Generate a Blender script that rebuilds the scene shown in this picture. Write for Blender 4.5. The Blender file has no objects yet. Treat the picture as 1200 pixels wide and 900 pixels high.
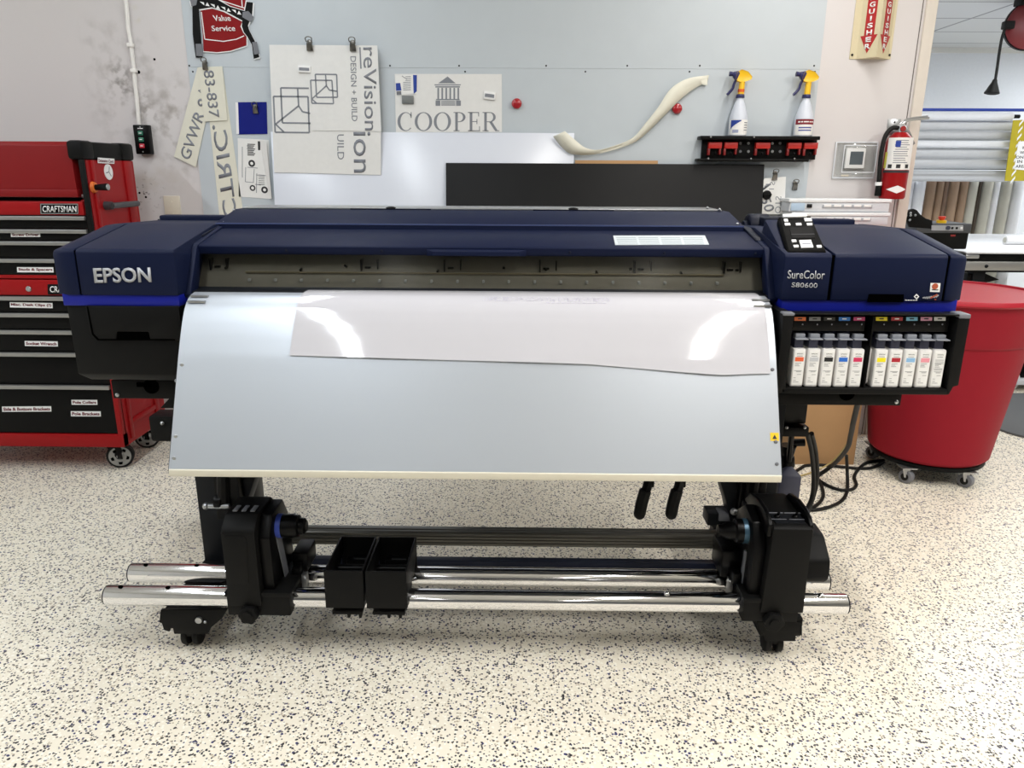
import bpy, bmesh, math, random
from mathutils import Vector, Matrix
random.seed(7)
SC = bpy.context.scene
COL = SC.collection
PI = math.pi
V = Vector

# ------------------------------------------------------------------ camera
F_PX, PITCH, YAW, ROLL, CAM_H = 870.0, math.radians(16.0), math.radians(0.7), math.radians(0.3), 1.46
_f = V((-math.sin(YAW)*math.cos(PITCH), math.cos(YAW)*math.cos(PITCH), -math.sin(PITCH)))
_r0 = V((math.cos(YAW), math.sin(YAW), 0)); _u0 = _r0.cross(_f)
_R = _r0*math.cos(ROLL) + _u0*math.sin(ROLL); _U = _u0*math.cos(ROLL) - _r0*math.sin(ROLL)
cd = bpy.data.cameras.new('camera'); cam = bpy.data.objects.new('camera', cd); COL.objects.link(cam)
cd.sensor_width = 36.0; cd.lens = F_PX/1200*36; cd.clip_start = 0.05; cd.clip_end = 60
cam.matrix_world = Matrix(((_R.x, _U.x, -_f.x, 0), (_R.y, _U.y, -_f.y, 0), (_R.z, _U.z, -_f.z, CAM_H), (0, 0, 0, 1)))
SC.camera = cam

# ------------------------------------------------------------------ world, lamps, exposure
w = bpy.data.worlds.new('world'); SC.world = w; w.use_nodes = True
w.node_tree.nodes['Background'].inputs[0].default_value = (0.80, 0.90, 1.0, 1)
w.node_tree.nodes['Background'].inputs[1].default_value = 0.35
SC.view_settings.view_transform = 'Standard'
SC.view_settings.look = 'None'
SC.view_settings.gamma = 1.0
SC.view_settings.use_curve_mapping = False
SC.view_settings.exposure = 0.0
CEIL = 3.2
ROWS = [(-1.18, 0.7, 1.9), (1.22, 0.7, 1.9), (-3.3, 0.9, 2.3), (3.3, 0.9, 2.3), (-1.25, 2.95, 1.6), (1.3, 2.95, 1.6), (-3.3, 2.9, 1.6), (-1.18, -3.0, 2.3), (1.22, -3.0, 2.3)]  # first pair follows the vinyl's streaks; side and wall rows added as fill
ROW_W = [31, 50, 46, 84, 12, 22, 5, 5, 8]
COOL, WARM = (0.87, 0.935, 1.0), (1.0, 0.968, 0.93)
ROW_C = [COOL, WARM, COOL, WARM, COOL, WARM, COOL, COOL, WARM]
BACK = [((2.6, 7.3, 2.62), 12), ((5.9, 7.0, 2.62), 36), ((3.7, 4.95, 2.62), 24), ((6.3, 5.2, 2.62), 32)]  # unseen panels added to brighten the far wall, rolls and table

def area(name, loc, sx, sy, watts, col, rot=(0, 0, 0)):
    l = bpy.data.lights.new(name, 'AREA'); l.shape = 'RECTANGLE'; l.size = sx; l.size_y = sy; l.energy = watts; l.color = col
    o = bpy.data.objects.new(name, l); COL.objects.link(o); o.location = loc; o.rotation_euler = rot
    return o
for (x, y, ln), wt, lc_ in zip(ROWS, ROW_W, ROW_C):
    area('strip_lamp_light', (x, y, CEIL-0.13), 0.14, ln, wt, lc_)
for bl_, wt in BACK:
    area('added_panel_lamp', bl_, 1.1, 0.5, wt, (0.90, 0.95, 1.0))

# ------------------------------------------------------------------ pixel <-> world on a known plane of the room
def _ray(px, py): return _f*F_PX + _R*(px-600) - _U*(py-450)
CAMP = V((0, 0, CAM_H))
def W(px, py, y):
    d = _ray(px, py); return CAMP + d*(y/d.y)
def G(px, py, z=0.0):
    d = _ray(px, py); return CAMP + d*((z-CAM_H)/d.z)
def XP(px, py, x):
    d = _ray(px, py); return CAMP + d*(x/d.x)

# ------------------------------------------------------------------ materials
def lin(c):
    return tuple(((v/255)/12.92 if v/255 <= 0.04045 else (((v/255)+0.055)/1.055)**2.4) for v in c)
MATS = {}
def mat(name, rgb, rough=0.5, metal=0.0, var=0.04, scale=40, bump=0.0, spec=0.5, coat=0.0, emit=0.0, bscale=None):
    if name in MATS: return MATS[name]
    m = bpy.data.materials.new(name); m.use_nodes = True; nt = m.node_tree; b = nt.nodes['Principled BSDF']
    c = lin(rgb)
    tc = nt.nodes.new('ShaderNodeTexCoord'); n = nt.nodes.new('ShaderNodeTexNoise'); n.inputs['Scale'].default_value = scale
    n.inputs['Detail'].default_value = 4
    nt.links.new(tc.outputs['Object'], n.inputs['Vector'])
    mx = nt.nodes.new('ShaderNodeMix'); mx.data_type = 'RGBA'
    mx.inputs[6].default_value = tuple(v*(1-var) for v in c)+(1,); mx.inputs[7].default_value = tuple(min(1, v*(1+var)) for v in c)+(1,)
    nt.links.new(n.outputs['Fac'], mx.inputs[0]); nt.links.new(mx.outputs[2], b.inputs['Base Color'])
    b.inputs['Roughness'].default_value = rough; b.inputs['Metallic'].default_value = metal
    b.inputs['Specular IOR Level'].default_value = spec; b.inputs['Coat Weight'].default_value = coat
    if bump:
        bn = nt.nodes.new('ShaderNodeBump'); bn.inputs['Strength'].default_value = bump; bn.inputs['Distance'].default_value = 0.002
        n2 = nt.nodes.new('ShaderNodeTexNoise'); n2.inputs['Scale'].default_value = bscale or scale*6
        nt.links.new(tc.outputs['Object'], n2.inputs['Vector'])
        nt.links.new(n2.outputs['Fac'], bn.inputs['Height']); nt.links.new(bn.outputs['Normal'], b.inputs['Normal'])
    if emit:
        b.inputs['Emission Color'].default_value = c+(1,); b.inputs['Emission Strength'].default_value = emit
    MATS[name] = m
    return m

def floor_mat():
    m = bpy.data.materials.new('flake_epoxy'); m.use_nodes = True; nt = m.node_tree; N = nt.nodes; L = nt.links; b = N['Principled BSDF']
    tc = N.new('ShaderNodeTexCoord')
    cloud = N.new('ShaderNodeTexNoise'); cloud.inputs['Scale'].default_value = 1.3; cloud.inputs['Detail'].default_value = 3
    L.new(tc.outputs['Object'], cloud.inputs['Vector'])
    base = N.new('ShaderNodeMix'); base.data_type = 'RGBA'
    base.inputs[6].default_value = lin((234, 228, 213))+(1,); base.inputs[7].default_value = lin((238, 229, 210))+(1,)
    L.new(cloud.outputs['Fac'], base.inputs[0]); prev = base.outputs[2]
    wob = N.new('ShaderNodeTexNoise'); wob.inputs['Scale'].default_value = 120; L.new(tc.outputs['Object'], wob.inputs['Vector'])
    wadd = N.new('ShaderNodeVectorMath'); wadd.operation = 'MULTIPLY_ADD'; wadd.inputs[1].default_value = (0.005, 0.005, 0.0)
    L.new(wob.outputs['Color'], wadd.inputs[0]); L.new(tc.outputs['Object'], wadd.inputs[2])
    def flecks(scale, lo, hi, size, col, shift):
        nonlocal prev
        mp = N.new('ShaderNodeMapping'); mp.inputs['Location'].default_value = shift
        L.new(wadd.outputs[0], mp.inputs[0])
        vo = N.new('ShaderNodeTexVoronoi'); vo.voronoi_dimensions = '2D'; vo.inputs['Scale'].default_value = scale; L.new(mp.outputs[0], vo.inputs['Vector'])
        sep = N.new('ShaderNodeSeparateColor'); L.new(vo.outputs['Color'], sep.inputs[0])
        a = N.new('ShaderNodeMath'); a.operation = 'COMPARE'; a.inputs[1].default_value = (lo+hi)/2; a.inputs[2].default_value = (hi-lo)/2
        L.new(sep.outputs[0], a.inputs[0])
        sz = N.new('ShaderNodeMath'); sz.operation = 'MULTIPLY'; sz.inputs[1].default_value = size; L.new(sep.outputs[1], sz.inputs[0])
        sz2 = N.new('ShaderNodeMath'); sz2.operation = 'ADD'; sz2.inputs[1].default_value = size*0.55; L.new(sz.outputs[0], sz2.inputs[0])
        d = N.new('ShaderNodeMath'); d.operation = 'LESS_THAN'; L.new(vo.outputs['Distance'], d.inputs[0]); L.new(sz2.outputs[0], d.inputs[1])
        mu = N.new('ShaderNodeMath'); mu.operation = 'MULTIPLY'; L.new(a.outputs[0], mu.inputs[0]); L.new(d.outputs[0], mu.inputs[1])
        mx = N.new('ShaderNodeMix'); mx.data_type = 'RGBA'; mx.inputs[7].default_value = lin(col)+(1,)
        L.new(mu.outputs[0], mx.inputs[0]); L.new(prev, mx.inputs[6]); prev = mx.outputs[2]
    flecks(120, 0.0, 0.30, 0.40, (247, 242, 229), (3, 1, 0))
    flecks(150, 0.3, 0.40, 0.40, (184, 172, 152), (0.3, 7, 0))
    flecks(135, 0.5, 0.63, 0.38, (62, 60, 66), (0, 0, 0))
    flecks(120, 0.1, 0.165, 0.36, (56, 58, 100), (5.2, 2.1, 0))
    flecks(125, 0.62, 0.69, 0.36, (42, 41, 44), (1.2, 4.1, 0))
    flecks(165, 0.2, 0.27, 0.38, (112, 107, 108), (2.2, 9.1, 0))
    L.new(prev, b.inputs['Base Color']); b.inputs['Roughness'].default_value = 0.42; b.inputs['Specular IOR Level'].default_value = 0.4
    bn = N.new('ShaderNodeBump'); bn.inputs['Strength'].default_value = 0.12; bn.inputs['Distance'].default_value = 0.002
    n2 = N.new('ShaderNodeTexNoise'); n2.inputs['Scale'].default_value = 60; L.new(tc.outputs['Object'], n2.inputs['Vector'])
    L.new(n2.outputs['Fac'], bn.inputs['Height']); L.new(bn.outputs['Normal'], b.inputs['Normal'])
    return m

def wall_mat():
    # painted drywall with scuffs around the cable on the left and grime patches
    m = bpy.data.materials.new('scuffed_drywall'); m.use_nodes = True; nt = m.node_tree; N = nt.nodes; L = nt.links; b = N['Principled BSDF']
    tc = N.new('ShaderNodeTexCoord')
    prev = N.new('ShaderNodeRGB'); prev.outputs[0].default_value = lin((211, 207, 207))+(1,); prev = prev.outputs[0]
    def stain(cx, cz, rx, rz, ns, lo, hi, col, k):
        nonlocal prev
        mp = N.new('ShaderNodeMapping'); mp.vector_type = 'TEXTURE'
        mp.inputs['Location'].default_value = (cx, 4.1, cz); mp.inputs['Scale'].default_value = (rx, 1, rz)
        L.new(tc.outputs['Object'], mp.inputs[0])
        g = N.new('ShaderNodeTexGradient'); g.gradient_type = 'SPHERICAL'; L.new(mp.outputs[0], g.inputs[0])
        n = N.new('ShaderNodeTexNoise'); n.inputs['Scale'].default_value = ns; n.inputs['Detail'].default_value = 6; L.new(tc.outputs['Object'], n.inputs['Vector'])
        r = N.new('ShaderNodeMapRange'); r.inputs[1].default_value = lo; r.inputs[2].default_value = hi; L.new(n.outputs['Fac'], r.inputs[0])
        mu = N.new('ShaderNodeMath'); mu.operation = 'MULTIPLY'; L.new(g.outputs['Fac'], mu.inputs[0]); L.new(r.outputs[0], mu.inputs[1])
        m2 = N.new('ShaderNodeMath'); m2.operation = 'MULTIPLY'; m2.inputs[1].default_value = k; m2.use_clamp = True; L.new(mu.outputs[0], m2.inputs[0])
        mx = N.new('ShaderNodeMix'); mx.data_type = 'RGBA'; mx.inputs[7].default_value = lin(col)+(1,)
        L.new(m2.outputs[0], mx.inputs[0]); L.new(prev, mx.inputs[6]); prev = mx.outputs[2]
    for (px, py, rx, rz, ns, lo, hi, col, k) in [
            (150, 105, .26, .42, 13, .48, .70, (150, 144, 140), .9), (142, 95, .09, .14, 26, .46, .66, (120, 114, 110), .95),
            (205, 150, .16, .35, 11, .50, .66, (150, 142, 136), 1.0), (172, 130, .10, .2, 24, .48, .66, (128, 120, 115), .8),
            (105, 40, .07, .12, 9, .45, .7, (172, 168, 166), 1.0), (170, 225, .12, .12, 40, .58, .64, (92, 84, 80), 1.2),
            (160, 17, .03, .05, 12, .4, .6, (196, 190, 160), 1.0), (180, 215, .25, .15, 8, .45, .7, (186, 176, 164), .9)]:
        p = W(px, py, 4.1); stain(p.x, p.z, rx, rz, ns, lo, hi, col, k)
    L.new(prev, b.inputs['Base Color']); b.inputs['Roughness'].default_value = 0.6
    bn = N.new('ShaderNodeBump'); bn.inputs['Strength'].default_value = 0.1; bn.inputs['Distance'].default_value = 0.003
    n2 = N.new('ShaderNodeTexNoise'); n2.inputs['Scale'].default_value = 180; L.new(tc.outputs['Object'], n2.inputs['Vector'])
    L.new(n2.outputs['Fac'], bn.inputs['Height']); L.new(bn.outputs['Normal'], b.inputs['Normal'])
    return m

def tile_mat():
    m = bpy.data.materials.new('ceiling_tiles'); m.use_nodes = True; nt = m.node_tree; N = nt.nodes; L = nt.links; b = N['Principled BSDF']
    tc = N.new('ShaderNodeTexCoord'); br = N.new('ShaderNodeTexBrick'); br.offset = 0.0
    br.inputs['Scale'].default_value = 1.0; br.inputs['Brick Width'].default_value = 1.22; br.inputs['Row Height'].default_value = 0.61
    br.inputs['Mortar Size'].default_value = 0.012; br.inputs['Mortar Smooth'].default_value = 0
    br.inputs['Color1'].default_value = lin((205, 207, 208))+(1,); br.inputs['Color2'].default_value = lin((212, 214, 214))+(1,); br.inputs['Mortar'].default_value = lin((150, 152, 154))+(1,)
    L.new(tc.outputs['Object'], br.inputs['Vector']); L.new(br.outputs['Color'], b.inputs['Base Color']); b.inputs['Roughness'].default_value = 0.9
    return m

def brushed_mat():
    m = bpy.data.materials.new('satin_aluminium'); m.use_nodes = True; nt = m.node_tree; N = nt.nodes; L = nt.links; b = N['Principled BSDF']
    tc = N.new('ShaderNodeTexCoord'); mp = N.new('ShaderNodeMapping'); mp.inputs['Scale'].default_value = (3, 400, 400)
    n = N.new('ShaderNodeTexNoise'); n.inputs['Scale'].default_value = 1.0; L.new(tc.outputs['Object'], mp.inputs[0]); L.new(mp.outputs[0], n.inputs['Vector'])
    r = N.new('ShaderNodeMapRange'); r.inputs[3].default_value = 0.36; r.inputs[4].default_value = 0.46; L.new(n.outputs['Fac'], r.inputs[0]); L.new(r.outputs[0], b.inputs['Roughness'])
    b.inputs['Base Color'].default_value = lin((184, 190, 198))+(1,); b.inputs['Metallic'].default_value = 0.55
    return m

def glass_mat(name, rgb, alpha, rough=0.06):
    m = bpy.data.materials.new(name); m.use_nodes = True; nt = m.node_tree; N = nt.nodes; L = nt.links
    N.remove(N['Principled BSDF']); out = N['Material Output']
    t = N.new('ShaderNodeBsdfTransparent'); t.inputs[0].default_value = lin(rgb)+(1,)
    g = N.new('ShaderNodeBsdfGlossy'); g.inputs['Roughness'].default_value = rough
    mx = N.new('ShaderNodeMixShader'); mx.inputs[0].default_value = alpha; L.new(t.outputs[0], mx.inputs[1]); L.new(g.outputs[0], mx.inputs[2]); L.new(mx.outputs[0], out.inputs[0])
    return m

M_floor = floor_mat(); M_wall = wall_mat(); M_tile = tile_mat(); M_plate = brushed_mat()
M_window = glass_mat('smoked_acrylic', (214, 213, 209), 0.010, 0.14); M_clear = glass_mat('clear_plastic', (249, 250, 250), 0.035)
M_white = mat('white_wall_paint', (226, 230, 236), 0.7); M_cream = mat('cream_trim', (214, 207, 197), 0.55)
M_ceil = mat('ceiling_paint', (225, 225, 222), 0.8)
M_sheet = mat('grey_primed_steel', (191, 199, 205), 0.45, 0.0, 0.03, 9, 0.05, 0.4)
M_navy = mat('navy_plastic', (15, 23, 50), 0.5, 0, 0.03, 60, 0.05, 0.13, bscale=900)
M_navy2 = mat('dark_navy_plastic', (12, 17, 34), 0.45, spec=0.15)
M_blue = mat('royal_blue_plastic', (16, 27, 134), 0.4, spec=.3)
M_black = mat('black_plastic', (16, 16, 16), 0.48, 0, 0.05, 60, 0.05, spec=0.13, bscale=700)
M_black2 = mat('glossy_black', (8, 8, 9), 0.32, spec=0.14)
M_dark = mat('dark_steel', (20, 22, 26), 0.45, 0.0, spec=0.18)
M_hole = mat('black_recess', (3, 3, 3), 0.9, spec=0.0)
M_chrome = mat('chrome', (236, 236, 238), 0.09, 1.0, 0.01)
M_steel = mat('zinc_steel', (176, 178, 180), 0.3, 0.9)
M_alu = mat('extruded_aluminium', (158, 158, 157), 0.38, 0.8)
M_ribbed = mat('dark_anodised', (98, 96, 90), 0.32, 0.45)
M_red = mat('red_enamel', (150, 18, 22), 0.36, 0, 0.03, 20, spec=0.2)
M_redlid = mat('dark_red_enamel', (124, 17, 20), 0.45, 0, 0.04, 20, spec=0.25)
M_redp = mat('red_plastic', (144, 22, 38), 0.55, 0, 0.05, 15, 0.08, spec=0.18)
M_gloss_w = mat('gloss_vinyl', (196, 195, 201), 0.07, 0, 0.01, 20, 0.0, 0.5, coat=0.5)
M_paper = mat('white_paper', (232, 232, 230), 0.6)
M_paper2 = mat('warm_paper', (226, 226, 224), 0.55)
M_ivory = mat('ivory_vinyl', (222, 220, 205), 0.5)
M_ink = mat('grey_print', (128, 132, 140), 0.6)
M_inkd = mat('black_print', (40, 40, 44), 0.6)
M_inkb = mat('blue_print', (28, 60, 150), 0.5)
M_silver = mat('silver_lettering', (172, 174, 178), 0.4, 0.3)
M_wtxt = mat('white_lettering', (235, 235, 235), 0.5)
M_bluev = mat('blue_vinyl', (14, 26, 120), 0.4, spec=.2)
M_tape = mat('blue_tape', (20, 90, 185), 0.5)
M_card = mat('cardboard', (176, 138, 96), 0.8, 0, 0.06, 12)
M_beige = mat('beige_plastic', (216, 208, 192), 0.4)
M_signc = mat('cream_sign', (208, 197, 164), 0.45)
M_signr = mat('sign_red', (172, 26, 28), 0.45)
M_yel = mat('yellow_plastic', (238, 190, 24), 0.35)
M_dblue = mat('dark_blue_plastic', (26, 28, 82), 0.35)
M_bottle = mat('milky_plastic', (204, 210, 221), 0.35)
M_grey = mat('grey_plastic', (112, 114, 120), 0.45)
M_tab = mat('latch_grey', (140, 144, 152), 0.35)
M_navyg = mat('slate_plastic', (62, 64, 84), 0.5)
M_ink_w = mat('cartridge_white', (224, 222, 220), 0.4)
M_rubber = mat('black_rubber', (13, 13, 13), 0.6, spec=.3)
M_edge = mat('reflected_floor_ivory', (214, 208, 190), 0.4)  # ivory tone paints the cream floor's reflection in the metal lip
M_orange = mat('orange', (222, 112, 40), 0.5)
M_lens = mat('lamp_diffuser', (255, 250, 240), 0.4, emit=3.0)
M_brown = mat('brown_wrap', (148, 122, 98), 0.55, 0, 0.06, 8)
M_taupe = mat('grey_wrap', (186, 184, 172), 0.5)
M_wroll = mat('white_wrap', (232, 234, 238), 0.35)
M_groll = mat('grey_roll', (198, 200, 203), 0.4)
M_mat = mat('grey_foam', (92, 94, 96), 0.85)
M_inner = mat('olive_interior', (168, 167, 162), 0.5, 0.2, 0.12, 60, 0.1)
M_frost = mat('frosted_plastic', (214, 218, 224), 0.35)
def pcol(name, rgb): return mat('print_'+name, rgb, 0.5)

# ------------------------------------------------------------------ mesh helpers
ORG = {}
def link(name, me, m, parent=None):
    o = bpy.data.objects.new(name, me); COL.objects.link(o)
    if m: me.materials.append(m)
    return o
def tag(o, label=None, cat=None, group=None, kind=None):
    if label: o['label'] = label
    if cat: o['category'] = cat
    if group: o['group'] = group
    if kind: o['kind'] = kind
    return o
def empty(name, loc, label, cat, group=None):
    o = bpy.data.objects.new(name, None); COL.objects.link(o); o.location = loc; o.empty_display_size = 0.1
    ORG[o.name] = V(loc); return tag(o, label, cat, group)
def obj(name, bm, m, parent=None, smooth=35):
    # bm is in room coordinates; a part keeps its thing's base as origin
    if parent is None:
        vs = [v.co for v in bm.verts]
        org = V(((min(v.x for v in vs)+max(v.x for v in vs))/2, (min(v.y for v in vs)+max(v.y for v in vs))/2, min(v.z for v in vs)))
    else: org = ORG[parent.name]
    bmesh.ops.recalc_face_normals(bm, faces=bm.faces[:])
    for v in bm.verts: v.co -= org
    me = bpy.data.meshes.new(name); bm.to_mesh(me); bm.free()
    if smooth:
        me.shade_smooth(); me.set_sharp_from_angle(angle=math.radians(smooth))
    o = link(name, me, m)
    if parent is None: o.location = org
    else: o.parent = parent
    ORG[o.name] = org
    return o
def struct(name, bm, m):
    me = bpy.data.meshes.new(name); bmesh.ops.recalc_face_normals(bm, faces=bm.faces[:]); bm.to_mesh(me); bm.free()
    o = link(name, me, m); o['kind'] = 'structure'; ORG[o.name] = V((0, 0, 0)); return o
def NB(): return bmesh.new()
def merge(dst, src):
    me = bpy.data.meshes.new('tmp'); src.to_mesh(me); src.free(); dst.from_mesh(me); bpy.data.meshes.remove(me)
def bevel_(b, bev, seg=2, ang=30):
    if bev <= 0: return
    es = [e for e in b.edges if len(e.link_faces) == 2 and e.calc_face_angle(0) > math.radians(ang)]
    bmesh.ops.bevel(b, geom=es, offset=bev, segments=seg, affect='EDGES', clamp_overlap=True, profile=0.5)
def loft(bm, rings, bev=0, cap=True, closed=True):
    b = NB(); vs = [[b.verts.new(p) for p in r] for r in rings]; n = len(rings[0])
    for i in range(len(rings)-1):
        for j in range(n if closed else n-1):
            k = (j+1) % n
            try: b.faces.new((vs[i][j], vs[i][k], vs[i+1][k], vs[i+1][j]))
            except ValueError: pass
    if cap:
        b.faces.new(vs[0][::-1]); b.faces.new(vs[-1])
    bmesh.ops.recalc_face_normals(b, faces=b.faces[:])
    bevel_(b, bev); merge(bm, b); return bm
def box(bm, x0, x1, y0, y1, z0, z1, bev=0.0):
    return loft(bm, [[(x0, y0, z0), (x1, y0, z0), (x1, y1, z0), (x0, y1, z0)], [(x0, y0, z1), (x1, y0, z1), (x1, y1, z1), (x0, y1, z1)]], bev)
def prism(bm, pts, ax, a0, a1, bev=0.0):
    f = {'y': lambda p, a: (p[0], a, p[1]), 'x': lambda p, a: (a, p[0], p[1]), 'z': lambda p, a: (p[0], p[1], a)}[ax]
    return loft(bm, [[f(p, a0) for p in pts], [f(p, a1) for p in pts]], bev)
def slab(bm, pts, thick, bev=0.0):
    """a flat polygon of any tilt, given by its front outline; thickness goes away from the camera"""
    p = [V(q) for q in pts]; n = (p[1]-p[0]).cross(p[2]-p[1]).normalized()
    if n.dot(p[0]-CAMP) < 0: n = -n
    return loft(bm, [p, [q+n*thick for q in p]], bev)
def wpoly(bm, px, y, th=0.002, bev=0.0):
    p = [W(a, b, y) for a, b in px]
    return prism(bm, [(q.x, q.z) for q in p], 'y', y-th, y, bev)
def frame_axes(d):
    d = d.normalized(); a = V((0, 0, 1)) if abs(d.z) < 0.9 else V((1, 0, 0)); u = d.cross(a).normalized(); return u, d.cross(u).normalized()
def cyl(bm, p0, p1, r0, r1=None, seg=24, bev=0.0):
    p0, p1 = V(p0), V(p1); r1 = r0 if r1 is None else r1; u, v = frame_axes(p1-p0)
    R = [[p + (u*math.cos(2*PI*i/seg) + v*math.sin(2*PI*i/seg))*r for i in range(seg)] for p, r in ((p0, r0), (p1, r1))]
    return loft(bm, R, bev)
def lathe(bm, prof, c, axis=(0, 0, 1), seg=32):
    c = V(c); ax = V(axis).normalized(); u, v = frame_axes(ax)
    R = [[c + ax*h + (u*math.cos(2*PI*i/seg) + v*math.sin(2*PI*i/seg))*max(r, 1e-4) for i in range(seg)] for r, h in prof]
    return loft(bm, R)
def smooth_pts(pts, n=8):
    P = [V(p) for p in pts]
    if len(P) < 3: return P
    P = [P[0]*2-P[1]] + P + [P[-1]*2-P[-2]]; out = []
    for i in range(1, len(P)-2):
        a, b, c, d = P[i-1:i+3]
        for k in range(n):
            t = k/n; out.append(0.5*((2*b) + (c-a)*t + (2*a-5*b+4*c-d)*t*t + (3*b-a-3*c+d)*t**3))
    out.append(P[-2]); return out
def tube(bm, pts, r, seg=10, n=8):
    P = smooth_pts(pts, n); rings = []; u = None
    for i, p in enumerate(P):
        t = (P[min(i+1, len(P)-1)] - P[max(i-1, 0)]).normalized()
        if u is None: u, _ = frame_axes(t)
        u = (u - t*u.dot(t)).normalized(); v = t.cross(u)
        rr = r[min(int(i/len(P)*len(r)), len(r)-1)] if isinstance(r, (list, tuple)) else r
        rings.append([p + (u*math.cos(2*PI*k/seg) + v*math.sin(2*PI*k/seg))*rr for k in range(seg)])
    return loft(bm, rings)
def ball(bm, c, r, seg=16, sc=(1, 1, 1)):
    b = NB(); bmesh.ops.create_uvsphere(b, u_segments=seg, v_segments=max(6, seg//2), radius=r)
    for v in b.verts: v.co = V((v.co.x*sc[0], v.co.y*sc[1], v.co.z*sc[2])) + V(c)
    merge(bm, b); return bm
def bar(bm, p, q, wdt, th, n):
    """flat strip from p to q lying in the plane of normal n"""
    p, q, n = V(p), V(q), V(n).normalized(); s = (q-p).cross(n).normalized()*wdt/2
    a = [p-s, q-s, q+s, p+s]; return loft(bm, [a, [x+n*th for x in a]])
def wline(bm, a, b, y, wpx, th=0.0008):
    p, q = W(a[0], a[1], y), W(b[0], b[1], y); k = wpx*(y+0.05)/F_PX
    return bar(bm, p, q, k, -th, (0, 1, 0))

# lettering: real text geometry laid on a parallelogram (bl = lower left, br = lower right, tl = upper left of the words)
def text(name, s, m, parent, bl, br, tl, bold=0.0, th=0.0008, sp=1.0):
    bl, br, tl = V(bl), V(br), V(tl)
    cu = bpy.data.curves.new('t', 'FONT'); cu.body = s; cu.size = 1; cu.offset = bold; cu.space_character = sp; cu.resolution_u = 3
    to = bpy.data.objects.new('t', cu); COL.objects.link(to)
    dg = bpy.context.evaluated_depsgraph_get(); me0 = bpy.data.meshes.new_from_object(to.evaluated_get(dg))
    bm = NB(); bm.from_mesh(me0); bpy.data.objects.remove(to); bpy.data.curves.remove(cu); bpy.data.meshes.remove(me0)
    if not bm.verts: bm.free(); return None
    xs = [v.co.x for v in bm.verts]; ys = [v.co.y for v in bm.verts]; x0, x1, y0, y1 = min(xs), max(xs), min(ys), max(ys)
    e1, e2 = br-bl, tl-bl; n = e1.cross(e2).normalized()
    ret = bmesh.ops.extrude_face_region(bm, geom=bm.faces[:])
    top = [g for g in ret['geom'] if isinstance(g, bmesh.types.BMVert)]; ts = set(top)
    for v in bm.verts:
        p = bl + e1*((v.co.x-x0)/max(1e-6, x1-x0)) + e2*((v.co.y-y0)/max(1e-6, y1-y0))
        v.co = p + (n*th if v in ts else n*0.0001)
    return obj(name, bm, m, parent, smooth=0)
def wtext(name, s, m, parent, bl, br, tl, y, **k):
    return text(name, s, m, parent, W(*bl, y), W(*br, y), W(*tl, y), **k)

# ================================================================== THE ROOM
YW = 4.10                       # front face of the back wall
struct('floor', box(NB(), -5, 8, -6, 10, -0.1, 0), M_floor)
struct('wall_back', box(NB(), -5, 2.0, YW, YW+0.16, 0, CEIL), M_wall)
struct('wall_left', box(NB(), -5.1, -5, -6, YW, 0, CEIL), M_ceil)
struct('wall_front', box(NB(), -5, 8, -6.1, -6, 0, CEIL), mat('grey_wall_paint', (150, 152, 156), 0.8))
struct('wall_right', box(NB(), 8, 8.1, -6, 10, 0, CEIL), M_ceil)
struct('ceiling', box(NB(), -5, 8, -6, YW+0.16, CEIL, CEIL+0.1), M_ceil)
struct('wall_header', box(NB(), 2.0, 8, YW+0.02, YW+0.16, 2.68, CEIL), M_ceil)
struct('ceiling_back', box(NB(), 1.9, 8, YW+0.16, 10, 2.68, 2.78), M_tile)
struct('wall_far', box(NB(), 1.9, 8, 8.2, 8.3, 0, 2.68), M_white)
struct('wall_partition', box(NB(), 1.86, 2.0, YW+0.16, 8.2, 0, 2.68), M_white)
struct('trim_1', box(NB(), 2.0, 2.055, YW-0.014, YW+0.175, 0, 2.68, 0.003), M_cream)
struct('trim_3', box(NB(), 1.9835, 1.988, YW-0.0012, YW+0.001, 0, 2.68), mat('groove_grey_brown', (96, 90, 86), .8))
struct('trim_2', box(NB(), 1.9, 8, 8.185, 8.2, 2.63, 2.68), M_ceil)
for i, (x, y, ln) in enumerate(ROWS):  # side and wall rows are fixtures added for their light
    t = empty('ceiling_light', (x, y, CEIL-0.12), 'long fluorescent strip light above the bay, in a set extended by added rows', 'light', 'fluorescent strips')
    b = NB(); loft(b, [[(x-.11, y-ln/2, CEIL), (x+.11, y-ln/2, CEIL), (x+.11, y+ln/2, CEIL), (x-.11, y+ln/2, CEIL)],
                       [(x-.08, y-ln/2, CEIL-.1), (x+.08, y-ln/2, CEIL-.1), (x+.08, y+ln/2, CEIL-.1), (x-.08, y+ln/2, CEIL-.1)]])
    obj('housing', b, M_paper, t); obj('diffuser', box(NB(), x-.07, x+.07, y-ln/2+.02, y+ln/2-.02, CEIL-.12, CEIL-.1), M_lens, t)

for (x, y, z), wt in BACK:
    t = empty('added_panel_light', (x, y, 2.63), 'unseen ceiling panel light added to brighten the back room', 'light', 'added back room panel lights')
    obj('frame', box(NB(), x-.61, x+.61, y-.31, y+.31, 2.655, 2.68, .004), M_paper, t); obj('diffuser', box(NB(), x-.57, x+.57, y-.27, y+.27, 2.64, 2.656), M_lens, t)
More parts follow.
